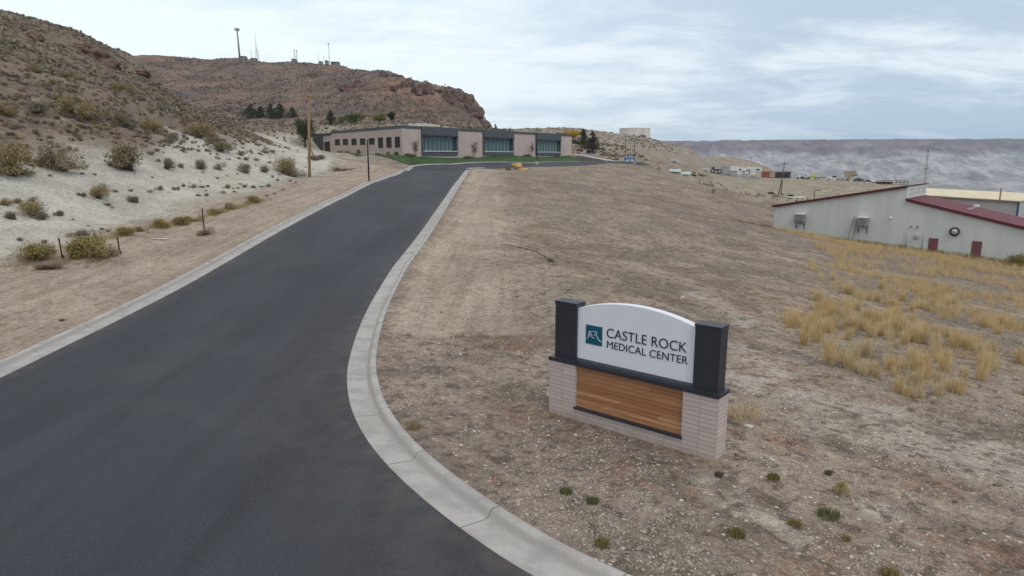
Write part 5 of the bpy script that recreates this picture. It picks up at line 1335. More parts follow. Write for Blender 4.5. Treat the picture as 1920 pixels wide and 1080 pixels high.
dens = .07 + .9 * sstep(-.16, .10, fbm(gx, gy, 6.5, 3, 60)) + .5 * sstep(12, 3, np.abs((gx - 51) * .669 + (gy - 90) * .743 + 9))
dens *= np.where(np.hypot(gx, gy) < 60, .85, .52)
k = r_.uniform(size=len(gx)) < dens * 1.15; gx, gy = gx[k], gy[k]
k = ((gx - 51) * .669 + (gy - 90) * .743) < -.8; gx, gy = gx[k], gy[k]
gz = ZG(gx, gy); gs = r_.uniform(.24, .80, len(gx))
o_ = np.argsort(-gs / np.hypot(gx, gy)); NG = 295
for i, j in enumerate(o_[:NG]):
    o = link_mesh('grass_tuft', GPR[i % 6], None, (gx[j], gy[j], gz[j])); o.rotation_euler = (0, 0, r_.uniform(0, 6.28)); o.scale = (gs[j] * 1.0, gs[j] * 1.0, gs[j])
    tag(o, 'straw coloured upright grass tuft in the dry field below the grey hall', 'grass tuft', 'dry grass tufts in the field')
def merged_tufts(name, label, xs, ys, zs, ss, n, m, cat='grass', spread=.22):
    parts_ = []
    tv = [tuft_vf(n, 200 + i, 1.0, spread) for i in range(5)]
    for i in range(len(xs)):
        v, f = tv[i % 5]; a = i * 2.4; c, s_ = math.cos(a), math.sin(a)
        q = np.c_[v[:, 0] * c - v[:, 1] * s_, v[:, 0] * s_ + v[:, 1] * c, v[:, 2]] * ss[i] + np.array([xs[i], ys[i], zs[i]])
        parts_.append((q, f))
    V, F = cat_vf(parts_); o = link_mesh(name, mesh_np(name, V, F, m if isinstance(m, list) else [m])); return tag(o, label, cat, None, 'stuff')
j = o_[NG:]
merged_tufts('dry_grass', 'remaining straw grass thinning out across the field', gx[j], gy[j], gz[j], gs[j], 36, GM)
# olive weeds along the hall wall
t = r_.uniform(-5, 30, 900); s_ = -np.abs(r_.normal(0, 2.0, 900)) - .25
X = 38.7 + .743 * t + .669 * s_; Y = 101 - .669 * t + .743 * s_
merged_tufts('wall_weeds', 'olive green weeds along the foot of the grey hall', X, Y, ZG(X, Y), r_.uniform(.2, .6, 900), 30, GO, 'weeds', .4)
# low sparse weeds over the whole open field
n_ = 15000; X = r_.uniform(-5, 60, n_); Y = 7 + 118 * r_.uniform(0, 1, n_) ** 1.7
k = (X > xr(Y) + 1.6) & (X < Y * .8) & (r_.uniform(size=n_) < .30 + 1.2 * fbm(X, Y, 5, 3, 88)) & (X - xr(Y) > 4 - 3 * (Y < 22)) & ~((X > -1) & (X < 7) & (np.abs((X - 2.6) * .643 + (Y - 15.2) * .766) < .9))
X, Y = X[k], Y[k]; TW_ = leafmat('low_weed', (.095, .075, .055), (.25, .20, .14), .9, .05)
k = (X - 38.7) * .669 + (Y - 101) * .743 < -1; X, Y = X[k], Y[k]
merged_tufts('field_weeds', 'low dry weeds strewn over the open field', X, Y, ZG(X, Y), r_.uniform(.08, .26, len(X)) * (1 + Y / 90), 11, TW_, 'weeds', .7)
n_ = 900; X = r_.uniform(-32, -15, n_); Y = 12 + 110 * r_.uniform(0, 1, n_) ** 1.4; k = (X < xl(Y) - 1.3) & (X > toe_x(Y) - 1) & (r_.uniform(size=n_) < .25 + fbm(X, Y, 5, 3, 89)); X, Y = X[k], Y[k]
merged_tufts('verge_weeds', 'few dry weeds on the dirt verge left of the drive', X, Y, ZG(X, Y), r_.uniform(.05, .16, len(X)), 14, TW_, 'weeds', .7)
n_ = 420; f_ = r_.uniform(0, 1, n_); A0, A1, A2 = at(212, 444), at(380, 410), at(495, 376)
px_ = np.where(f_ < .5, A0[0] + (A1[0] - A0[0]) * f_ * 2, A1[0] + (A2[0] - A1[0]) * (f_ * 2 - 1)) + r_.normal(0, .35, n_); py_ = np.where(f_ < .5, A0[1] + (A1[1] - A0[1]) * f_ * 2, A1[1] + (A2[1] - A1[1]) * (f_ * 2 - 1)) + r_.normal(0, .9, n_)
merged_tufts('toe_weeds', 'yellow olive weeds in a band along the toe of the white bank', px_, py_, ZG(px_, py_), r_.uniform(.12, .42, n_), 34, leafmat('toe_weed', (.15, .13, .055), (.40, .33, .14)), 'weeds', .55)
n_ = 260; A0, A1 = at(-20, 492), at(205, 492); f_ = r_.uniform(0, 1, n_); px_ = A0[0] + (A1[0] - A0[0]) * f_ + r_.normal(0, .6, n_); py_ = A0[1] + (A1[1] - A0[1]) * f_ + r_.normal(0, .8, n_)
merged_tufts('toe_weeds', 'tan dry weeds in front of the steel post brush', px_, py_, ZG(px_, py_), r_.uniform(.1, .32, n_), 30, LM['tan'], 'weeds', .6)
# reddish dead weeds at the foot of the sign
t = r_.uniform(-.3, 4.8, 110); X = .946 + .766 * t - .643 * r_.uniform(.06, .45, 110); Y = 16.6 - .643 * t - .766 * r_.uniform(.06, .45, 110)
merged_tufts('sign_weeds', 'reddish dead weeds along the foot of the sign', X, Y, ZG(X, Y), r_.uniform(.06, .20, 110), 18, leafmat('red_weed', (.16, .085, .06), (.30, .20, .14)), 'weeds', .6)
# named small plants in the foreground
GG = leafmat('fresh_weed', (.085, .10, .04), (.19, .20, .09), .8, .15)
for (u, v, wp, m, lb) in [(1553, 966, 38, GG, 'fresh green grass clump on gravel in the near field'), (1061, 928, 20, GG, 'small dark green weed left of a similar one near the kerb'), (1111, 945, 22, GG, 'small green weed right of a similar one near the kerb'), (1380, 1005, 44, GO, 'flat olive weed below the sign corner on gravel'), (1490, 978, 30, GO, 'pale olive weed left of the fresh green clump'), (1586, 1008, 20, GO, 'little olive weed below the fresh green clump'), (1348, 893, 20, TW_, 'small dark weed by the right corner of the sign'), (1553, 888, 16, TW_, 'tiny dark weed above the tumbleweed'), (1450, 899, 26, GO, 'yellowish low weed between sign and tumbleweed'),
                       (1128, 1034, 40, GO, 'tan and green weed clump beside the kerb at the lower edge'), (1668, 1074, 40, GO, 'yellow weed at the lower edge of the photo'), (1182, 745, 0, GG, ''), (776, 812, 30, leafmat('tan_weed', (.20, .14, .08), (.36, .27, .16)), 'tan dry weed against the back of the kerb curve'), (1390, 780, 60, GM2, 'straw grass clump behind the right corner of the sign')]:
    if not wp: continue
    p = at(u, v); s_ = wp * p[1] / 1290 * (1.0 if m is GG or m is GM2 else .72)
    V, F = tuft_vf(220, int(u), .32 * s_ + .05, s_ * .6); o = link_mesh('weed_clump', mesh_np('weed_clump', V, F, [m]), None, p); tag(o, lb, 'weed')
p = at(1577, 925); r0 = np.random.default_rng(77)
a = r0.uniform(0, 6.28, 900); d_ = r0.normal(size=(900, 3)); d_ /= np.linalg.norm(d_, axis=1)[:, None]; e_ = d_ + r0.normal(size=(900, 3)) * .5; e_ /= np.linalg.norm(e_, axis=1)[:, None]
V, F = blades(d_ * .10 * r0.uniform(.3, 1, (900, 1)), e_ * .165 * r0.uniform(.8, 1.05, (900, 1)), .0035, r0); o = link_mesh('tumbleweed', mesh_np('tumbleweed', V, F, [leafmat('tumbleweed_straw', (.30, .23, .12), (.60, .50, .31))]), None, (p[0], p[1], p[2] + .14)); tag(o, 'round straw yellow tumbleweed resting on gravel', 'tumbleweed')

# ------------------------------------------------------------------ gravel
def gravel(name, label, X, Y, S, ms, seed):
    r = np.random.default_rng(seed); n = len(X); Z = ZG(X, Y); S = np.minimum(S, .075 if 'clod' in name else .042)
    octv = np.array([(1, 0, 0), (-1, 0, 0), (0, 1, 0), (0, -1, 0), (0, 0, 1), (0, 0, -1), ], float)
    octf = np.array([(0, 2, 4), (2, 1, 4), (1, 3, 4), (3, 0, 4), (2, 0, 5), (1, 2, 5), (3, 1, 5), (0, 3, 5)])
    sc = np.stack([S * r.uniform(.6, 1.5, n), S * r.uniform(.6, 1.2, n), S * r.uniform(.35, .8, n)], 1)
    a = r.uniform(0, 6.28, n); V = octv[None] * sc[:, None] * (1 + .25 * r.normal(size=(n, 6, 1)))
    Vx = V[:, :, 0] * np.cos(a)[:, None] - V[:, :, 1] * np.sin(a)[:, None]; Vy = V[:, :, 0] * np.sin(a)[:, None] + V[:, :, 1] * np.cos(a)[:, None]
    P = np.stack([Vx + X[:, None], Vy + Y[:, None], V[:, :, 2] + (Z + S * .12)[:, None]], -1).reshape(-1, 3)
    F = (octf[None] + np.arange(n)[:, None, None] * 6).reshape(-1, 3)
    return tag(link_mesh(name, mesh_np(name, P, F, ms)), label, 'gravel', None, 'stuff')
PEB = leafmat('pebble', (.22, .19, .165), (.50, .465, .42), .9, .2); PEBW = leafmat('pebble_white', (.50, .48, .45), (.72, .70, .67), .9, .2)
r_ = np.random.default_rng(99)
def field_pts(n, y0, y1, pw, seed, clump=0.0):
    r = np.random.default_rng(seed); Y = y0 + (y1 - y0) * r.uniform(0, 1, n) ** pw; X = r.uniform(-7, 1, n) * 0 + xr(np.maximum(Y, 5.1)) + 1.0 + r.uniform(0, 1, n) * np.maximum(4, Y * .82 - xr(np.maximum(Y, 5.1)))
    k = (np.abs(X) < Y * .85 + 2) & (Y > 6.4) & ~((np.abs((X - 2.66) * .766 - (Y - 15.16) * .643) < 2.3) & (((X - 2.66) * .643 + (Y - 15.16) * .766) > -.03) & (((X - 2.66) * .643 + (Y - 15.16) * .766) < .55))
    k &= dist_poly(RC, X, Y) > 1.0
    if clump: k &= r.uniform(size=n) < .12 + clump * np.clip(fbm(X, Y, 3.2, 3, 17) + .12, 0, 1)
    return X[k], Y[k]
X, Y = field_pts(60000, 6.5, 34, 1.5, 1, 2.2); gravel('gravel', 'grey and tan gravel over the near field', X, Y, r_.gamma(2.2, .0075, len(X)) + .006, [PEB], 5)
X, Y = field_pts(1500, 6.5, 70, 1.4, 2, 1.2); gravel('gravel', 'scattered whitish stones over the field', X, Y, r_.gamma(2.0, .008, len(X)) + .012, [PEBW], 6)
X, Y = field_pts(1500, 12, 110, 1.2, 3, 1.5); gravel('dirt_clods', 'brown dirt clods over the field', X, Y, r_.gamma(2.0, .016, len(X)) + .018, [leafmat('clod', (.12, .09, .07), (.24, .19, .15), .95, .05)], 7)
n_ = 2600; Y = 12 + 90 * r_.uniform(0, 1, n_) ** 1.6; X = xl(Y) - 1.0 - r_.uniform(0, 1, n_) ** 1.5 * 12; gravel('gravel', 'small stones on the dirt verge left of the drive', X, Y, r_.gamma(2.0, .011, n_) + .01, [PEB, PEBW], 8)

# ------------------------------------------------------------------ trees
def conifer(name, label, loc, h, w, seed, m, group=None, lean=0.0, n=1500):
    r = np.random.default_rng(seed); t = thing(name, label, 'tree', loc, 0, group)
    MB().tube([(0, 0, -.5), (lean * .5, 0, h * .5), (lean, 0, h * .97)], [w * .055 + .06, w * .035 + .03, .02], 7).build('trunk', mat('bark_dark', (.07, .05, .04), .95, .3, 4), t)
    nb = 70; P = []; S = []; br = MB()
    for i in range(nb):
        f_ = r.uniform(.03, .99) ** .9; z_ = h * f_; L = w * .5 * (1 - f_) ** .75 * r.uniform(.65, 1.15) + .12; a = r.uniform(0, 6.28)
        q = np.linspace(.15, 1, max(4, n // nb)); q = q * r.uniform(.9, 1.05)
        p = np.stack([np.cos(a) * L * q + lean * f_, np.sin(a) * L * q, z_ - L * .28 * q + .12 * L * q ** 2], 1) + r.normal(size=(len(q), 3)) * L * .12
        P.append(p)
    P = np.concatenate(P); V, F = quads(P, .05 * w ** .5 * (h / 8) ** .4 + .05, r, 1.6)
    link_mesh('crown', mesh_np('crown', V, F, [m]), t); return t
def broadleaf(name, label, loc, h, w, seed, m, group=None, n=1800, lobes=9, trunk=.25, leaf=.16, zc=.6):
    r = np.random.default_rng(seed); t = thing(name, label, 'tree', loc, 0, group); P = []; tb = MB()
    tb.tube([(0, 0, -.5), (0, 0, h * trunk), (.05 * w, 0, h * .55)], [.03 * h + .04, .022 * h + .03, .02], 7)
    for i in range(lobes):
        a = r.uniform(0, 6.28); q = r.uniform(.0, .30) * w; c = np.array([q * np.cos(a), q * np.sin(a), h * r.uniform(zc - .22, zc + .18)]); s = r.uniform(.16, .27)
        P.append(ellip(n // lobes, c, (w * s, w * s, h * s * .95), r, .3, .1 * h)); tb.tube([(0, 0, h * trunk), tuple(c * .7 + np.array([0, 0, h * .1])), tuple(c)], [.02 * h + .02, .012 * h + .01, .01], 5, False)
    tb.build('trunk', mat('bark_dark', (0, 0, 0)), t)
    P = np.concatenate(P); k = r.uniform(size=len(P)) < .12; P[k] += r.normal(size=(k.sum(), 3)) * w * .06
    V, F = quads(P, leaf, r, 1.2); link_mesh('crown', mesh_np('crown', V, F, [m]), t); return t
PINE = leafmat('pine_needles', (.018, .026, .016), (.065, .080, .042)); PINED = leafmat('juniper_dark', (.022, .026, .017), (.06, .062, .035)); SPR = leafmat('spruce_brown', (.030, .026, .020), (.085, .072, .045))
GRN = leafmat('shrub_green', (.022, .040, .012), (.085, .115, .035)); LIME = leafmat('leaf_lime', (.09, .095, .025), (.22, .20, .06)); GOLD = leafmat('leaf_gold', (.30, .17, .02), (.60, .38, .06)); ELM = leafmat('leaf_elm', (.035, .048, .022), (.12, .135, .06))
def fw(u, v, d):
    q = WP(u, v, d); q[2] = float(ZG(q[0], q[1])[0]); return q
D = 388; PG = 'pines in a row at the foot of the red hill'
for i, (u, vt, vb, wp, lb) in enumerate([(472, 196, 217, 24, 'leftmost pine of the row at the foot of the red hill'), (490, 199, 219, 16, 'narrow pine second from the left in the hill foot row'), (509, 194, 221, 20, 'broad dark pine in the middle of the hill foot row'), (527, 194, 222, 20, 'tall dense pine right of the middle of the hill foot row'), (549, 201, 220, 14, 'small pine standing apart at the right of the hill foot row')]):
    q = WP(u, vb + 8, D); zt__ = WP(u, vt, D)[2]; q[2] = min(float(ZG(q[0], q[1])[0]), q[2]); conifer('pine_tree', lb, q, zt__ - q[2], wp * D / 1290 * 2.7, 100 + i, PINE, PG)
for i, (u, vt, vb, wp, d, kind, lb) in enumerate([(621, 207, 226, 22, 300, 'c', 'dark spruce above the clinic wing roof'), (667, 208, 227, 42, 300, 'g', 'wide rounded green tree above the clinic roof'), (712, 209, 228, 32, 300, 'l', 'yellow green tree right of the rounded green one'), (735, 208, 229, 15, 300, 'd', 'narrow dark juniper right of the yellow green tree'), (640, 214, 226, 18, 304, 'p', 'pale sparse tree between the spruce and the rounded green one')]):
    q = WP(u, vb + 4, d); zt__ = WP(u, vt, d)[2]; q[2] = min(float(ZG(q[0], q[1])[0]), q[2]); hh_ = zt__ - q[2]; wd = wp * d / 1290
    if kind == 'c': conifer('spruce_tree', lb, q, hh_, wd * 1.6, 120 + i, PINE)
    elif kind == 'd': broadleaf('juniper_tree', lb, q, hh_, wd * 1.5, 120 + i, PINED, n=1300, leaf=.2)
    else: broadleaf('leafy_tree', lb, q, hh_, wd * 1.5, 120 + i, {'g': GRN, 'l': LIME, 'p': leafmat('leaf_pale', (.12, .11, .07), (.24, .21, .14))}[kind], n=2000 if kind != 'p' else 500, leaf=.2, zc=.52)
q = WP(573, 285, 208); q[2] = float(ZG(q[0], q[1])[0]); broadleaf('leafy_tree', 'dark green elm behind the power pole beside the clinic annex', q, WP(573, 214, 208)[2] - q[2], 7.2, 140, ELM, n=2200, leaf=.22, zc=.58)
for (u, vt, vb, wp, d, m, lb) in [(1093, 241, 293, 26, 262, SPR, 'slim brownish spruce right of the clinic'), (1111, 247, 292, 34, 256, SPR, 'broad dark spruce right of the slim one'), (1076, 262, 293, 22, 285, SPR, 'low bushy spruce between the clinic end and the slim spruce')]:
    q = fw(u, vb, d); conifer('spruce_tree', lb, q, WP(u, vt, d)[2] - q[2], wp * d / 1290 * 1.25, int(u), m, n=2600)
q = fw(1066, 262, 330); broadleaf('golden_tree', 'spreading golden yellow tree behind the clinic end', q, WP(1066, 243, 330)[2] - q[2] + .3, 15, 150, GOLD, n=2600, leaf=.26, trunk=.15, zc=.55)
q = fw(1052, 262, 300); broadleaf('leafy_tree', 'dark olive round tree in front of the golden one', q, WP(1052, 247, 300)[2] - q[2], 4.6, 151, leafmat('leaf_olive_dark', (.06, .05, .015), (.15, .12, .03)), n=900, leaf=.2)
for (u, vt, wp, d, lb) in [(929, 231, 9, 430, 'dark conifer above the clinic roof right of the cliff'), (956, 238.5, 5, 440, 'tiny conifer far right of the cliff end'), (916.5, 236, 4, 440, 'tiny dark conifer touching the cliff end'), (962, 241, 4, 440, 'tiny bush right of the tiny far conifer')]:
    q = fw(u, 250, d); q[2] = min(q[2], WP(u, 250, d)[2]); conifer('far_conifer', lb, q, WP(u, vt, d)[2] - q[2], wp * d / 1290 * 1.4, int(u), PINED, n=700)
q = fw(1205, 262, 424); broadleaf('round_bush', 'brown bush in front of the white water tank', q, WP(1205, 252, 424)[2] - q[2] + .4, 5.5, 160, SPR, n=600, leaf=.22, trunk=.1, zc=.45)
# young trees and beds along the clinic
def young_tree(label, loc, h, w, seed, m):
    r = np.random.default_rng(seed); t = thing('young_tree', label, 'tree', loc, 0, 'young trees in front of the clinic'); tb = MB(); tb.tube([(0, 0, -.3), (0, 0, h * .5), (.05, 0, h * .98)], [.07, .05, .015], 6); P = []
    for i in range(26):
        z_ = h * r.uniform(.25, .8); a = r.uniform(0, 6.28); L = w * .5 * r.uniform(.5, 1.1); e = np.array([L * math.cos(a), L * math.sin(a), z_ + h * .22]); tb.tube([(0, 0, z_), tuple(e)], [.025, .008], 4, False); P.append(np.array([0, 0, z_]) + (e - np.array([0, 0, z_])) * r.uniform(.3, 1.05, (14, 1)) + r.normal(size=(14, 3)) * .12)
    tb.build('trunk', mat('bark_grey', (.13, .10, .085), .95, .2, 4), t); V, F = quads(np.concatenate(P), .085, r, 1.2); link_mesh('crown', mesh_np('crown', V, F, [m]), t)
BR_ = leafmat('leaf_russet', (.13, .085, .065), (.26, .18, .14)); OLV = leafmat('leaf_dull', (.13, .115, .075), (.25, .215, .14))
for (u, vt, vb, wp, d, m, lb) in [(780, 262, 289.5, 13, 163, BR_, 'bare russet young tree by the first charcoal window bay'), (890.5, 265.5, 290.5, 13, 183, BR_, 'bare russet young tree before the second pink panel'), (997.5, 268, 291, 9, 207, BR_, 'slim russet young tree by the third window bay'), (1070, 262, 292, 6, 233, BR_, 'thin young tree at the clinic end wall')]:
    q = fw(u, vb, d); young_tree(lb, q, WP(u, vt, d)[2] - q[2], wp * d / 1290, int(u), m)
DUL = leafmat('bed_shrub', (.06, .052, .035), (.15, .13, .085)); LGT = leafmat('bed_grass', (.17, .15, .09), (.32, .28, .17))
for (u, vb, wp, hp_, d, m, lb) in [(637, 286.5, 12, 4, 191, LGT, 'pale ornamental grass under the first wing windows'), (651, 286.8, 10, 4, 188, LGT, 'pale ornamental grass under the second wing window'), (673, 287, 12, 9, 182, LGT, 'taller pale bush under the fourth wing window'), (708, 288, 12, 6, 170, DUL, 'dull bush under the first tall wing window'), (728, 288.6, 9, 6, 166, LGT, 'pale bush under the second tall wing window'), (743, 289, 9, 6, 162, DUL, 'dull bush under the third tall wing window'), (768, 291, 22, 6, 159.5, DUL, 'dark low bush at the clinic corner'), (878, 291.5, 22, 5, 179, DUL, 'dark low bush before the second pink panel'), (988, 292.5, 18, 5, 203, DUL, 'dark low bush before the third pink panel'), (1045, 294, 8, 3, 222, DUL, 'small bush near the clinic end')]:
    q = fw(u, vb, d); r0 = np.random.default_rng(int(u)); wd = wp * d / 1290; hh_ = hp_ * d / 1290
    P = ellip(420, (0, 0, hh_ * .4), (wd * .5, wd * .4, hh_ * .6), r0, .2, .02); V, F = quads(P, .11, r0, 1.4, .6); o = link_mesh('bed_bush', mesh_np('bed_bush', V, F, [m]), None, q); tag(o, lb, 'bush', 'bushes along the clinic wall')
# ================================================================== VEHICLES, YARD AND SMALL THINGS
def wheel(parent, x, y, z, r, w):
    t = MB().lathe([(r * .7, -w / 2), (r, -w * .42), (r, w * .42), (r * .7, w / 2)], (x, y, z), 18, 'y').build('wheel', RUBBER, parent)
    MB().lathe([(r * .55, -w / 2 - .02), (r * .58, 0), (r * .55, w / 2 + .02)], (x, y, z), 12, 'y').build('rim', STEEL, t)
def yaw_to_view(q): return -math.atan2(q[0], q[1])
def put(u, v, d, zoff=0):
    q = WP(u, v, d); q[2] = float(ZG(q[0], q[1])[0]) + zoff; return q
def px(d): return d / 1290.0
PW = mat('painted_white', (.62, .63, .64), .45, .06, .5); DK = mat('dark_window', (.02, .022, .026), .2)
# fifth wheel camper
def camper():
    d = 268; q = put(1405, 328, d); L = 44 * px(d); s = L / 9.2
    t = thing('camper_trailer', 'long white fifth wheel camper with raised nose parked in the yard', 'camper', q, yaw_to_view(q))
    P = [(-4.6, .75), (2.4, .75), (2.4, 1.75), (4.6, 1.85), (4.6, 2.5), (4.2, 3.3), (3.0, 3.45), (-4.4, 3.35), (-4.6, 3.1)]
    b = MB().prism([(x * s, z * s) for x, z in P], -1.2, 1.2).build('body', PW, t)
    for (x0, x1, z0, z1) in [(-3.9, -3.1, 2.3, 2.9), (-1.2, -.5, 2.0, 2.6), (-.1, .25, 1.1, 2.7), (2.5, 3.6, 2.35, 2.95), (-2.6, -1.7, 1.5, 2.0)]:
        MB().box(x0 * s, x1 * s, -1.23, -1.202, z0 * s, z1 * s).build('window' if z1 - z0 < 1 else 'door', DK, b)
    MB().box(-4.5 * s, 4.5 * s, -1.22, -1.201, 1.95 * s, 2.08 * s).build('stripe', mat('grey_stripe', (.25, .28, .33), .5), b)
    MB().box(-3.0 * s, -1.2 * s, -1.6, -1.21, .8 * s, 1.45 * s).build('slide_out', PW, b)
    MB().box(-1.0 * s, 0, -.4, .4, 3.42 * s, 3.75 * s, .05).build('roof_unit', PW, b)
    for x in (-1.5, -.6): wheel(t, x * s, -1.0, .38, .40, .3)
    MB().bar((2.6 * s, -.9, 0), (2.6 * s, -.9, .8 * s), .14).build('landing_leg', STEEL, t)
camper()
def box_trailer(label, u, v, d, wpx, hpx, m, wheels=True, dep=2.3, name='box_trailer', cat='trailer', roof=None):
    q = put(u, v, d); w, h = wpx * px(d), hpx * px(d); t = thing(name, label, cat, q, yaw_to_view(q)); z0 = .55 if wheels else -.1
    b = MB().box(-w / 2, w / 2, -dep / 2, dep / 2, z0, h, .06).build('body', m, t)
    MB().box(-w / 2 + .1, w / 2 - .1, -dep / 2 - .03, -dep / 2 - .002, h - .22, h - .12).build('trim', STEEL, b); MB().box(-w / 2 + .1, w / 2 - .1, -dep / 2 - .03, -dep / 2 - .002, z0 + .08, z0 + .18).build('trim', STEEL, b)
    if wheels:
        for x in (-w * .12, w * .12): wheel(t, x, -dep / 2 + .2, .36, .36, .25)
        MB().bar((w / 2, 0, .6), (w / 2 + 1.1, 0, .5), .1).build('tongue', STEEL, t)
    else: MB().box(-.5, .5, -dep / 2 - .05, -dep / 2 - .003, 0, min(2, h * .8)).build('door', STEEL, b)
    return t
GB = mat('grey_box', (.30, .30, .31), .7, .08, .5); OB = mat('old_board_grey', (.27, .25, .23), .9, .2, 1)
box_trailer('tall grey box body standing on the ground beside white trailers', 1359, 334.5, 252, 16, 15.5, GB, False)
box_trailer('white enclosed cargo trailer behind the grey box', 1374, 328, 275, 18, 11, PW)
box_trailer('small grey shed in front of the white cargo trailer', 1375.5, 335, 250, 11, 9.5, OB, False, 2.0, 'garden_shed', 'shed')
box_trailer('low grey crate shed below the camper', 1398, 335.5, 250, 16, 8, mat('pale_grey_board', (.36, .36, .36), .9, .15, 1), False, 1.6, 'garden_shed', 'shed')
box_trailer('short plank crate to the right of the low crate shed', 1414, 335, 251, 10, 5, OB, False, 1.5, 'plank_crate', 'crate')
box_trailer('white cargo trailer on dark frame left of the tractor', 1321.5, 326.5, 236, 14.5, 5.2, PW, True, 2.0)
def container(label, u, v, d, wpx, hpx, m):
    q = put(u, v, d); w, h = wpx * px(d), hpx * px(d); t = thing('shipping_container', label, 'container', q, yaw_to_view(q)); a = MB().box(-w / 2, w / 2, -1.2, 1.2, 0, h)
    n_ = int(w / .35)
    for k in range(n_): a.box(-w / 2 + (k + .25) * w / n_, -w / 2 + (k + .7) * w / n_, -1.24, -1.2, .12, h - .12)
    b = a.build('body', m, t); MB().box(-w / 2 - .03, w / 2 + .03, -1.26, -1.205, h - .12, h + .03).box(-w / 2 - .03, w / 2 + .03, -1.26, -1.205, -.05, .12).build('rail', m, b)
container('faded red shipping container beside the camper', 1435, 334, 262, 15, 11.5, mat('faded_red', (.28, .095, .075), .8, .15, .6))
# slatted dark stock rack
q = put(1461, 336, 262); s_ = px(262); t = thing('stock_rack', 'dark slatted stock trailer rack right of the red container', 'trailer', q, yaw_to_view(q)); a = MB(); w, h = 38 * s_, 12.5 * s_
for k in range(15): a.bar((-w / 2 + w * k / 14, -1.0, .3), (-w / 2 + w * k / 14, -1.0, h * (1 if k % 7 else 1.08)), .13)
for z in (.3, h * .55, h): a.bar((-w / 2, -1.0, z), (w / 2, -1.0, z), .12)
a.box(-w / 2, w / 2, -.9, 1.0, .25, .45); a.build('slat_frame', mat('dark_rack', (.05, .042, .042), .8, .2, 2), t)
MB().box(-w * .2, w * .5, .3, 1.1, .46, h * .95).build('load', mat('rack_load', (.075, .07, .075), .9, .3, .6), t)
for x in (-1.2, -.2): wheel(t, x, -1.05, .2, .35, .25)
q = put(1484.5, 334.5, 258); t = thing('storage_tank', 'pale upright storage tank at the end of the dark rack', 'tank', q); MB().lathe([(.55, 0), (.55, 1.9), (.35, 2.15), (.05, 2.2)], n=16).build('tank_body', mat('tank_pale', (.42, .42, .42), .6), t); MB().lathe([(.12, 2.2), (.12, 2.35)], n=10).build('tank_cap', BLACK, t)
def car(label, u, v, d, Lpx, m, kind='car', rz=0.0, bed=None, name='parked_car', cat='car', group=None):
    q = put(u, v, d); L = Lpx * px(d); s = L / 4.6; t = thing(name, label, cat, q, yaw_to_view(q) + rz, group)
    if kind == 'car': P = [(-2.3, .35), (2.3, .35), (2.3, .75), (2.1, .9), (1.2, .98), (.5, 1.45), (-1.0, 1.48), (-1.7, 1.05), (-2.25, .95)]; G = [(1.05, 1.0), (.48, 1.40), (-.95, 1.42), (-1.5, 1.05)]
    elif kind == 'pickup': P = [(-2.3, .45), (2.3, .45), (2.3, .95), (2.15, 1.08), (1.25, 1.15), (.75, 1.75), (-.35, 1.78), (-.5, 1.12), (-2.3, 1.12)]; G = [(1.1, 1.2), (.7, 1.68), (-.28, 1.7), (-.32, 1.2)]
    else: P = [(-2.3, .4), (2.3, .4), (2.3, 1.0), (1.4, 1.1), (.9, 1.75), (-2.1, 1.78), (-2.3, 1.0)]; G = [(1.2, 1.15), (.85, 1.66), (-2.0, 1.68), (-2.1, 1.15)]
    w = .88 * s if s < 1.3 else 1.0
    b = MB().prism([(x * s, z * s) for x, z in P], -w, w).build('body', m, t)
    MB().prism([(x * s, z * s) for x, z in G], -w - .01, w + .01).build('window', DK, b)
    MB().box(2.25 * s, 2.32 * s, -w * .8, w * .8, .62 * s, .78 * s).build('headlight', mat('lamp_glass', (.6, .6, .6), .2), b)
    for x in (-1.4, 1.4): wheel(t, x * s, -w + .05, .34 * s, .34 * s, .25); wheel(t, x * s, w - .05, .34 * s, .34 * s, .25)
    return t
car('dark red junk car in the hollow left of the twin pole', 1446, 366, 213, 13, mat('junk_red', (.14, .05, .045), .8, .3, 1))
car('white junk car body behind the twin pole foot', 1467, 366.5, 208, 8.5, mat('dirty_white', (.46, .46, .45), .6, .2, 1))
car('black car parked in the hollow right of the twin pole', 1483, 367, 206, 12.5, mat('car_black', (.02, .02, .022), .3, .1, 1), 'suv')
car('white flatbed service truck between scrap and the crusher', 1562, 339, 250, 25, mat('truck_white', (.55, .56, .57), .5, .12, .8), 'pickup', name='service_truck', cat='truck')
car('dark maroon vehicle under the spruces near the clinic', 1087, 295, 248, 13, mat('van_maroon', (.10, .045, .045), .4), 'suv', .4); car('black car under the broad spruce near the clinic', 1108, 296.5, 243, 17, mat('car_black', (0, 0, 0)), 'suv', .3)
car('pale pickup far in the yard behind scrap', 1506, 335, 262, 11, mat('pickup_pale', (.42, .43, .44), .5), 'pickup', name='pickup_truck', cat='truck')
car('small white car far left above the yard track', 1250, 310, 226, 5, mat('dirty_white', (0, 0, 0)), 'car')
for i, (u0, u1, v, lb) in enumerate([(1475, 1490, 375, 'white pipe lying in the hollow in front of the black car'), (1490, 1501, 367, 'white pipe lying beyond the black car'), (1500, 1509, 369.5, 'short white pipe to the right of the pipe beyond the black car')]):
    a = put(u0, v - 2 * (u1 > 1495), 203); b = put(u1, v + 1.2, 199); t = link = MB().tube([(0, 0, .3), tuple(b - a + np.array([0, 0, .3]))], .28, 10).build('white_pipe', mat('pvc_white', (.66, .65, .63), .5), None, a); tag(t, lb, 'pipe')
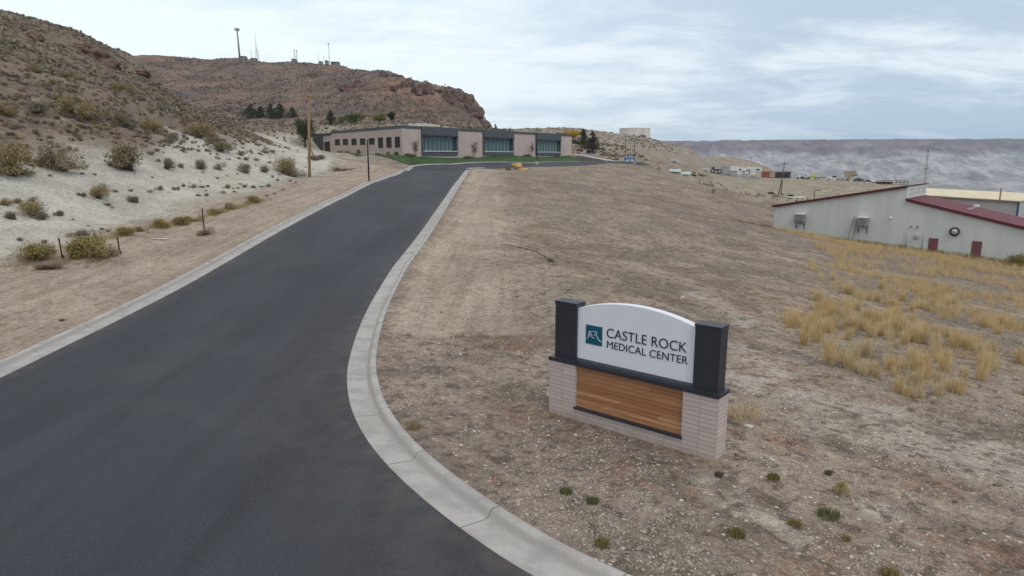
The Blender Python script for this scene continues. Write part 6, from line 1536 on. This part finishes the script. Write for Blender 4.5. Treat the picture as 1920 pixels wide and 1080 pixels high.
def tractor(label, u, v, d):
    q = put(u, v, d); t = thing('farm_tractor', label, 'tractor', q, yaw_to_view(q)); s = 21 * px(d) / 4.2
    MB().box(-.3 * s, 1.9 * s, -.4, .4, .9 * s, 1.5 * s, .08).build('hood', mat('tractor_dark', (.045, .05, .055), .6), t)
    MB().box(-1.5 * s, -.3 * s, -.7, .7, 1.2 * s, 2.3 * s, .08).build('cab', mat('tractor_cab', (.10, .11, .12), .4), t); MB().box(-1.6 * s, -.2 * s, -.75, .75, 2.31 * s, 2.42 * s).build('roof', mat('cab_roof', (.2, .2, .2), .6), t)
    for x, r in ((-1.0, .85), (1.35, .75)): wheel(t, x * s, -.9, r * s, r * s, .5); wheel(t, x * s, .9, r * s, r * s, .5)
tractor('dark tractor with two big black tyres beside the grey box', 1341, 333, 250)
def digger(label, u, v, d, m, arm, wpx, cat='excavator', sc=1.0):
    q = put(u, v, d); s = wpx * px(d) / 4.0 * sc; t = thing('excavator', label, cat, q, yaw_to_view(q))
    tr = MB().prism([(-1.8 * s, .1), (-1.4 * s, 0), (1.4 * s, 0), (1.8 * s, .1 + .3 * s), (1.5 * s, .75 * s), (-1.5 * s, .75 * s), (-1.8 * s, .5 * s)], -1.2 * s, 1.2 * s).build('track', RUBBER, t)
    b = MB().box(-1.7 * s, .7 * s, -1.0 * s, 1.0 * s, .8 * s, 1.6 * s, .08).build('body', m, t); MB().box(-.3 * s, .9 * s, -1.0 * s, -.1 * s, 1.6 * s, 2.5 * s, .06).build('cab', DK, b)
    a = MB()
    for p0, p1 in zip(arm[:-1], arm[1:]): a.bar((p0[0] * s, 0, p0[1] * s), (p1[0] * s, 0, p1[1] * s), .32 * s)
    a.build('boom', m, t); e = arm[-1]; MB().prism([((e[0] - .3) * s, e[1] * s), ((e[0] + .5) * s, (e[1] + .1) * s), ((e[0] + .4) * s, (e[1] - .6) * s), ((e[0] - .1) * s, (e[1] - .5) * s)], -.5 * s, .5 * s).build('bucket', RUST, t)
OLI = mat('machine_olive', (.20, .165, .05), .7, .2, 1)
digger('small olive excavator with a raised curved arm beside the white sheeted boats', 1301, 328.5, 214, OLI, [(.5, 1.2), (-.6, 3.2), (.8, 4.4), (2.1, 3.6), (2.6, 1.4)], 12)
# covered boats
for i, (u, v, wp, lb) in enumerate([(1266, 325.5, 21, 'left one of two pale green sheeted boats at the yard end'), (1285, 326.5, 20, 'right one of two pale green sheeted boats at the yard end')]):
    q = put(u, v, 207); L = wp * px(207); t = thing('covered_boat', lb, 'boat', q, yaw_to_view(q), 'sheeted boats')
    n_ = 9; V = []; F = []
    for k in range(n_):
        a = -1 + 2 * k / (n_ - 1); w = 1.0 * (1 - .75 * max(0, a) ** 2 - .2 * max(0, -a) ** 3); h = .95 + .15 * math.sin(k * 2.3)
        for (yy, zz_) in [(-w, .35), (-w * .95, .75), (-w * .4, h), (0, h + .18), (w * .4, h), (w * .95, .75), (w, .35), (0, .05)]: V.append((a * L / 2, yy, zz_))
    F = [[k * 8 + j, k * 8 + (j + 1) % 8, (k + 1) * 8 + (j + 1) % 8, (k + 1) * 8 + j] for k in range(n_ - 1) for j in range(8)] + [list(range(8))[::-1], [(n_ - 1) * 8 + j for j in range(8)]]
    MB().addvf(V, F).build('cover', mat('boat_sheet', (.46, .55, .52), .6, .15, 1.2), t); MB().box(-L * .3, L * .3, -.6, .6, -.1, .1).build('trailer_frame', STEEL, t); wheel(t, 0, -.8, .25, .3, .2)
# scrap heap, crusher, racks
def heap(label, u, v, d, wpx, hpx, ms, seed, name='scrap_heap', n=34):
    q = put(u, v, d); t = thing(name, label, 'scrap', q, yaw_to_view(q)); r = np.random.default_rng(seed); w, h = wpx * px(d), hpx * px(d)
    for k, m in enumerate(ms):
        a = MB()
        for i in range(n // len(ms)):
            x = r.normal() * w * .24; z = abs(r.normal()) * h * .35 * max(.1, 1 - abs(x) / w * 1.6); y = r.normal() * .7; e = r.normal(size=3) * np.array([.9, .5, .35]) * h * .35
            a.bar((x, y, z), tuple(np.array([x, y, z]) + e + np.array([.05, 0, 0])), r.uniform(.1, .5), r.uniform(.06, .3))
        a.build('scrap_metal', m, t)
    return t
heap('heap of dark scrap and farm implements in the yard', 1498, 335.5, 258, 26, 9, [RUST, mat('scrap_grey', (.16, .16, .165), .8, .3, 1), mat('scrap_dark', (.045, .042, .042), .8, .3, 1)], 3)
heap('tangle of black scrap and tyres at the foot of the crusher', 1611, 340.5, 240, 24, 11, [mat('scrap_dark', (0, 0, 0)), mat('scrap_grey', (0, 0, 0))], 9, n=44)
heap('low white and grey scrap between crusher tangle and fence panels', 1637, 343, 234, 16, 5, [mat('scrap_pale', (.42, .42, .41), .7), mat('scrap_dark', (0, 0, 0))], 12, n=22)
q = put(1532, 336, 262); t = thing('flatbed_load', 'yellow sheeting on a long green flatbed in the yard', 'trailer', q, yaw_to_view(q)); s_ = px(262)
MB().box(-15 * s_, 15 * s_, -1.1, 1.1, .6, .95).build('deck', mat('deck_green', (.20, .24, .13), .7), t); MB().prism([(-14 * s_, .96), (-2 * s_, .96), (-3 * s_, 1.75), (-8 * s_, 2.0), (-13 * s_, 1.5)], -.9, .9).build('yellow_sheet', mat('sheet_yellow', (.55, .50, .14), .6), t)
for x in (-.6, .5, 9 * s_): wheel(t, x, -1.0, .35, .36, .25)
BEI = mat('crusher_beige', (.33, .25, .18), .8, .25, .8); q = put(1593, 339, 246); s_ = px(246); t = thing('rock_crusher', 'beige rock crusher hopper standing above the yard scrap', 'crusher', q, yaw_to_view(q))
MB().prism([(-12 * s_, 20 * s_), (-9 * s_, 17.5 * s_), (8 * s_, 18.5 * s_), (12 * s_, 15 * s_), (4 * s_, 8 * s_), (2 * s_, 3 * s_), (-4 * s_, 3 * s_), (-6 * s_, 9 * s_), (-10 * s_, 13 * s_)], -1.2, 1.2).build('hopper', BEI, t)
MB().box(-10 * s_, 12 * s_, -1.0, 1.0, .5, 3.0 * s_).build('chassis', mat('scrap_dark', (0, 0, 0)), t); MB().bar((2 * s_, -.8, 8 * s_), (13 * s_, -.8, 11 * s_), .5).bar((-10 * s_, -.8, 3 * s_), (-8 * s_, -.8, 12 * s_), .25).build('conveyor', mat('scrap_grey', (0, 0, 0)), t)
for x in (-6 * s_, -2 * s_, 8 * s_): wheel(t, x, -1.0, .4, .45, .3)
q = put(1672, 347, 224); s_ = px(224); t = thing('pipe_rack', 'long low dark pipe rack with uprights at the yard edge', 'rack', q, yaw_to_view(q) - .1); a = MB(); w = 52 * s_
for k in range(9): a.bar((-w / 2 + w * k / 8, 0, -.2), (-w / 2 + w * k / 8, 0, 9.5 * s_ * (1 if k > 4 else .75)), .14)
for z in (.15, 4 * s_, 7 * s_): a.bar((-w / 2, 0, z), (w / 2, 0, z), .13)
a.build('rack_frame', mat('dark_rack', (0, 0, 0)), t); MB().box(-w / 2, 0, .2, 1.0, .1, 5 * s_).build('pipe_load', RUST, t)
heap('rusty heap of farm scrap beside the yellow sheeted flatbed', 1514, 336.5, 256, 16, 9, [RUST, mat('scrap_dark', (0, 0, 0))], 21, n=26)
heap('mixed pale scrap between the service truck and the crusher', 1580, 340, 246, 12, 7, [mat('scrap_pale', (0, 0, 0)), RUST], 22, n=22)
heap('dark scrap strewn below the pipe rack start', 1650, 345, 228, 14, 6, [mat('scrap_dark', (0, 0, 0)), RUST], 23, n=22)
heap('black junk in the hollow by the twin pole', 1455, 368, 207, 12, 5, [mat('scrap_dark', (0, 0, 0)), RUST], 24, n=20)
heap('grey junk and boards in front of the camper', 1421, 336.5, 248, 12, 5, [mat('scrap_grey', (0, 0, 0)), mat('scrap_pale', (0, 0, 0))], 25, n=18)
heap('dark implements beside the small olive excavator', 1313, 329, 220, 12, 6, [mat('scrap_dark', (0, 0, 0)), RUST], 26, n=20)
car('white pickup parked left of the yellow sheeted flatbed', 1545, 337.5, 254, 13, mat('truck_white', (0, 0, 0)), 'pickup', name='pickup_truck', cat='truck')
car('dark wreck of a truck right of the crusher tangle', 1626, 341.5, 238, 14, mat('wreck_dark', (.06, .055, .055), .8, .3, 1), 'pickup', name='wrecked_truck', cat='truck')
car('old pale car at the left end of the tractor', 1333, 331.5, 240, 9, mat('dirty_white', (0, 0, 0)), 'car')
q = put(1545, 372, 176); t = thing('steel_beam', 'rusty beam leaning up behind the hall roof edge', 'beam', q); MB().bar((-.3, 0, 0), (1.2, 0, 2.0), .25).bar((-.9, 0, .2), (.2, 0, .5), .3).build('beam', RUST, t)
q = put(1263, 312.5, 233); t = box_trailer('white travel trailer parked alone on the slope above the yard', 1264, 313, 233, 13, 5, PW)
# blue placard
q = put(1180, 304, 200); t = thing('blue_placard', 'blue and white placard fixed low at the lot entrance', 'placard', q, yaw_to_view(q)); s_ = px(200)
MB().box(-10.5 * s_, 10 * s_, -.05, .0, 2.2 * s_, 11 * s_).build('board', mat('board_pale', (.50, .58, .66), .5), t); b = MB()
for (x0, x1, z0, z1) in [(-9.5, -6, 4, 10), (-5, -1.5, 6, 10.4), (-.5, 2.2, 3, 10.6), (3, 6, 6.5, 10), (6.8, 9.4, 5.5, 9.6)]: b.box(x0 * s_, x1 * s_, -.08, -.052, z0 * s_, z1 * s_)
b.build('blue_field', mat('placard_blue', (.03, .09, .30), .5, .2, 2), t); MB().bar((-9 * s_, .06, -.2), (-9 * s_, .06, 10 * s_), .12).bar((9 * s_, .06, -.2), (9 * s_, .06, 10 * s_), .12).build('support_post', STEEL, t)
for (u, v, w, h, d, lb) in [(1136, 293.5, 24, 8, 236, 'low brown earth mound right of the spruces'), (1098, 293, 28, 5, 262, 'dark earth bank under the spruces')]:
    q = put(u, v, d); rock('earth_mound', lb, (q[0], q[1], q[2]), (w * px(d) * .5, 2.2, h * px(d)), int(u), mat('mound_earth', (.13, .10, .085), .95, .25, 1.5, 1), 4, 'mound', None, .15)
# houses on the far slope
for (u, v, w, h, d, mc, rc, lb) in [(985, 246.5, 16, 4, 436, (.40, .36, .33), (.17, .14, .13), 'low tan house on the far slope above the clinic'), (1035, 245.5, 14, 5, 424, (.42, .43, .42), (.20, .21, .21), 'grey house on the far slope right of the white dome'), (922, 250, 14, 5, 440, (.36, .38, .38), (.16, .17, .18), 'pale grey house just right of the cliff end'), (1127, 253, 17, 6, 400, (.40, .31, .27), (.22, .13, .10), 'pinkish house with brown roof on the tank hill')]:
    q = put(u, v, d); q[2] = min(q[2], WP(u, v, d)[2]); t = thing('house', lb, 'house', q, yaw_to_view(q)); W_, H_ = w * px(d), h * px(d)
    b = MB().box(-W_ / 2, W_ / 2, -2.5, 2.5, -2, H_ * .65).build('wall', mat('house_wall_%d' % u, mc, .9, .1, .3), t)
    MB().prism([(-2.9, H_ * .65 + .01), (2.9, H_ * .65 + .01), (0, H_ * 1.05)], -W_ / 2 - .3, W_ / 2 + .3, 'yz').build('roof', mat('house_roof_%d' % u, rc, .9, .15, 1), t)
    for x in (-.25, .2): MB().box(W_ * x - .4, W_ * x + .4, -2.54, -2.502, H_ * .2, H_ * .48).build('window', DK, b)
q = put(1010, 246, 430); t = thing('white_dome', 'small white radar dome on a dark base above the clinic roof', 'dome', (q[0], q[1], WP(1010, 245.5, 430)[2])); MB().lathe([(.5, -4), (.5, .2)], n=12).build('base', DK, t); MB().lathe([(.3, .15), (.8, .5), (.95, 1.0), (.8, 1.5), (.3, 1.9)], n=16).build('shell', WHITE, t)
# ------------------------------------------------------------------ things near the drive
POSTM = mat('post_steel', (.045, .038, .035), .8, .3, 4)
def t_post(label, u, v, hpx, tilt=0.0):
    p = at(u, v); h = hpx * p[1] / 1290; t = thing('fence_post', label, 'fence post', p, 0, 'steel fence posts along the bank toe')
    MB().bar((0, 0, -.3), (tilt, 0, h), .075, .03).bar((.0, -.03, -.3), (tilt, -.03, h), .02, .06).build('post', POSTM, t)
    MB().box(-.06, .06, -.012, .012, -.1, .18).build('anchor_plate', POSTM, t)
t_post('leaning steel fence post among olive weeds', 118, 484, 39, -.10); t_post('steel fence post right of the pinkish brush', 226, 476, 32, -.08); t_post('short steel post half hidden in tall brush', 178, 449, 12); t_post('tall dark steel post standing in a dry tan bush', 384, 441, 51, -.03)
# dead branch
p0 = at(1036, 490); p1 = at(958, 468)
def gp(f, off=0.0, z=.10):
    q = p0 + (p1 - p0) * f; d_ = (p1 - p0)[:2]; d_ = np.array([-d_[1], d_[0]]) / np.linalg.norm(d_); x, y = q[0] + d_[0] * off, q[1] + d_[1] * off
    return np.array([x, y, float(ZG(x, y)[0]) + z])
t = thing('dead_branch', 'long forked dead branch lying across the field', 'branch', p0); a = MB()
main = [gp(0, 0, .05), gp(.25, -.25, .15), gp(.5, -.35, .28), gp(.7, .0, .35), gp(.85, .45, .42), gp(1.0, .75, .35)]
a.tube([m - p0 for m in main], [.045, .042, .036, .03, .022, .012], 7); t1 = [gp(.62, -.15, .3), gp(.8, -.35, .25), gp(.98, -.3, .2), gp(1.08, -.1, .15)]; a.tube([m - p0 for m in t1], [.03, .022, .016, .01], 6)
a.tube([m - p0 for m in [gp(.85, .45, .42), gp(.93, .75, .4), gp(1.06, .6, .3)]], [.03, .02, .01], 5); a.tube([m - p0 for m in [gp(.5, -.35, .28), gp(.66, -.7, .2), gp(.8, -.9, .1)]], [.03, .02, .01], 5)
a.build('branch_wood', mat('dead_wood', (.15, .11, .085), .95, .25, 5), t)
p2 = at(1045, 466); t = link_mesh('dead_stick', MB().tube([(-1.7, .1, .06), (-.8, .25, .12), (.2, 0, .1), (1.5, -.35, .05)], [.012, .02, .018, .008], 6).build('tmp_stick', mat('dead_wood', (0, 0, 0))).data, None, p2); bpy.data.objects.remove(bpy.data.objects['tmp_stick']); tag(t, 'thin dead stick lying behind the long forked branch', 'stick')
# debris by the power pole
p = at(640, 319); t = thing('brush_pile', 'pile of broken boards and brush on the dirt mound', 'debris', p); r = np.random.default_rng(4)
for m in (mat('dead_wood', (0, 0, 0)), mat('debris_pale', (.40, .34, .28), .9)):
    a = MB()
    for i in range(16):
        c = np.array([r.normal() * .95, r.normal() * .4, abs(r.normal()) * .22]); e = r.normal(size=3) * np.array([.8, .4, .18]); a.bar(tuple(c - e), tuple(c + e + np.array([.02, 0, 0])), r.uniform(.06, .2), .06)
    a.build('debris_piece', m, t)
p = at(301, 449); o = MB().prism([(-.55, -.14), (.45, -.2), (.6, .1), (-.35, .2)], .03, .075, 'xy').build('fallen_board', mat('board_pale_wood', (.50, .45, .40), .9), None, p); tag(o, 'pale broken board lying on the dirt verge', 'board')
p = at(1027, 744); o = MB().addvf([(-.05, 0, 0), (.05, .02, 0), (.09, .05, .26), (.03, .02, .24), (-.01, .06, .12), (.07, .09, .13)], [[0, 1, 5, 2, 3, 4], [0, 4, 3], [1, 2, 5], [0, 5, 4]]).build('paper_litter', mat('paper_white', (.75, .75, .75), .7), None, p); tag(o, 'white crumpled paper litter behind the sign corner', 'litter')
def flag(label, u, v):
    p = at(u, v); t = thing('survey_flag', label, 'flag', p, random.uniform(0, 3), 'pink survey flags'); MB().tube([(0, 0, -.05), (.02, 0, .14)], .004, 5).build('wire', STEEL, t)
    MB().addvf([(.02, 0, .13), (.10, .03, .11), (.12, -.01, .05), (.05, .02, .06), (.02, 0, .13), (.10, .04, .11), (.12, .0, .055), (.05, .03, .065)], [[0, 1, 2, 3], [7, 6, 5, 4], [0, 4, 5, 1], [1, 5, 6, 2], [2, 6, 7, 3], [3, 7, 4, 0]]).build('flag_cloth', mat('flag_pink', (.75, .12, .16), .7), t)
flag('pink survey flag lying in gravel near the kerb', 929, 919); flag('pink survey flag behind the inner kerb curve', 722, 757)
for (u, v, s_, lb) in [(343, 514, 0, 'dark clod of earth on the kerb of the verge'), (405, 486, 0, 'dark clod against the left kerb beyond the other clod'), (1283, 300, 0, ''), (117, 605, .13, 'dark clod on the verge near the left photo edge'), (1195, 640, 0, '')]:
    if s_: p = at(u, v); rock('earth_clod', lb, (p[0], p[1], p[2] + .05), (s_, s_ * .6, s_ * .35), int(u), mat('clod_dark', (.10, .075, .06), .95, .3, 3, 1), 3, 'clod')
WR = mat('pale_stone', (.52, .48, .43), .95, .2, 2, 1)
for (u, v, wp, lb) in [(1403, 803, 26, 'pale flat stone behind the sign corner'), (1447, 864, 18, 'pale stone in the rut right of the sign'), (1466, 976, 12, 'white stone on gravel left of the green clump'), (1280, 561, 14, 'pale stone beyond the sign top'), (1358, 892, 8, 'small white stone by the sign corner'), (1510, 933, 10, 'white stone left of the tumbleweed'), (876, 540, 7, 'small pale stone on the bare track')]:
    p = at(u, v); s_ = wp * p[1] / 1290 * .38; rock('field_stone', lb, (p[0], p[1], p[2] + s_ * .15), (s_, s_ * .8, s_ * .5), int(v), WR, 3, 'stone')
build_haze()
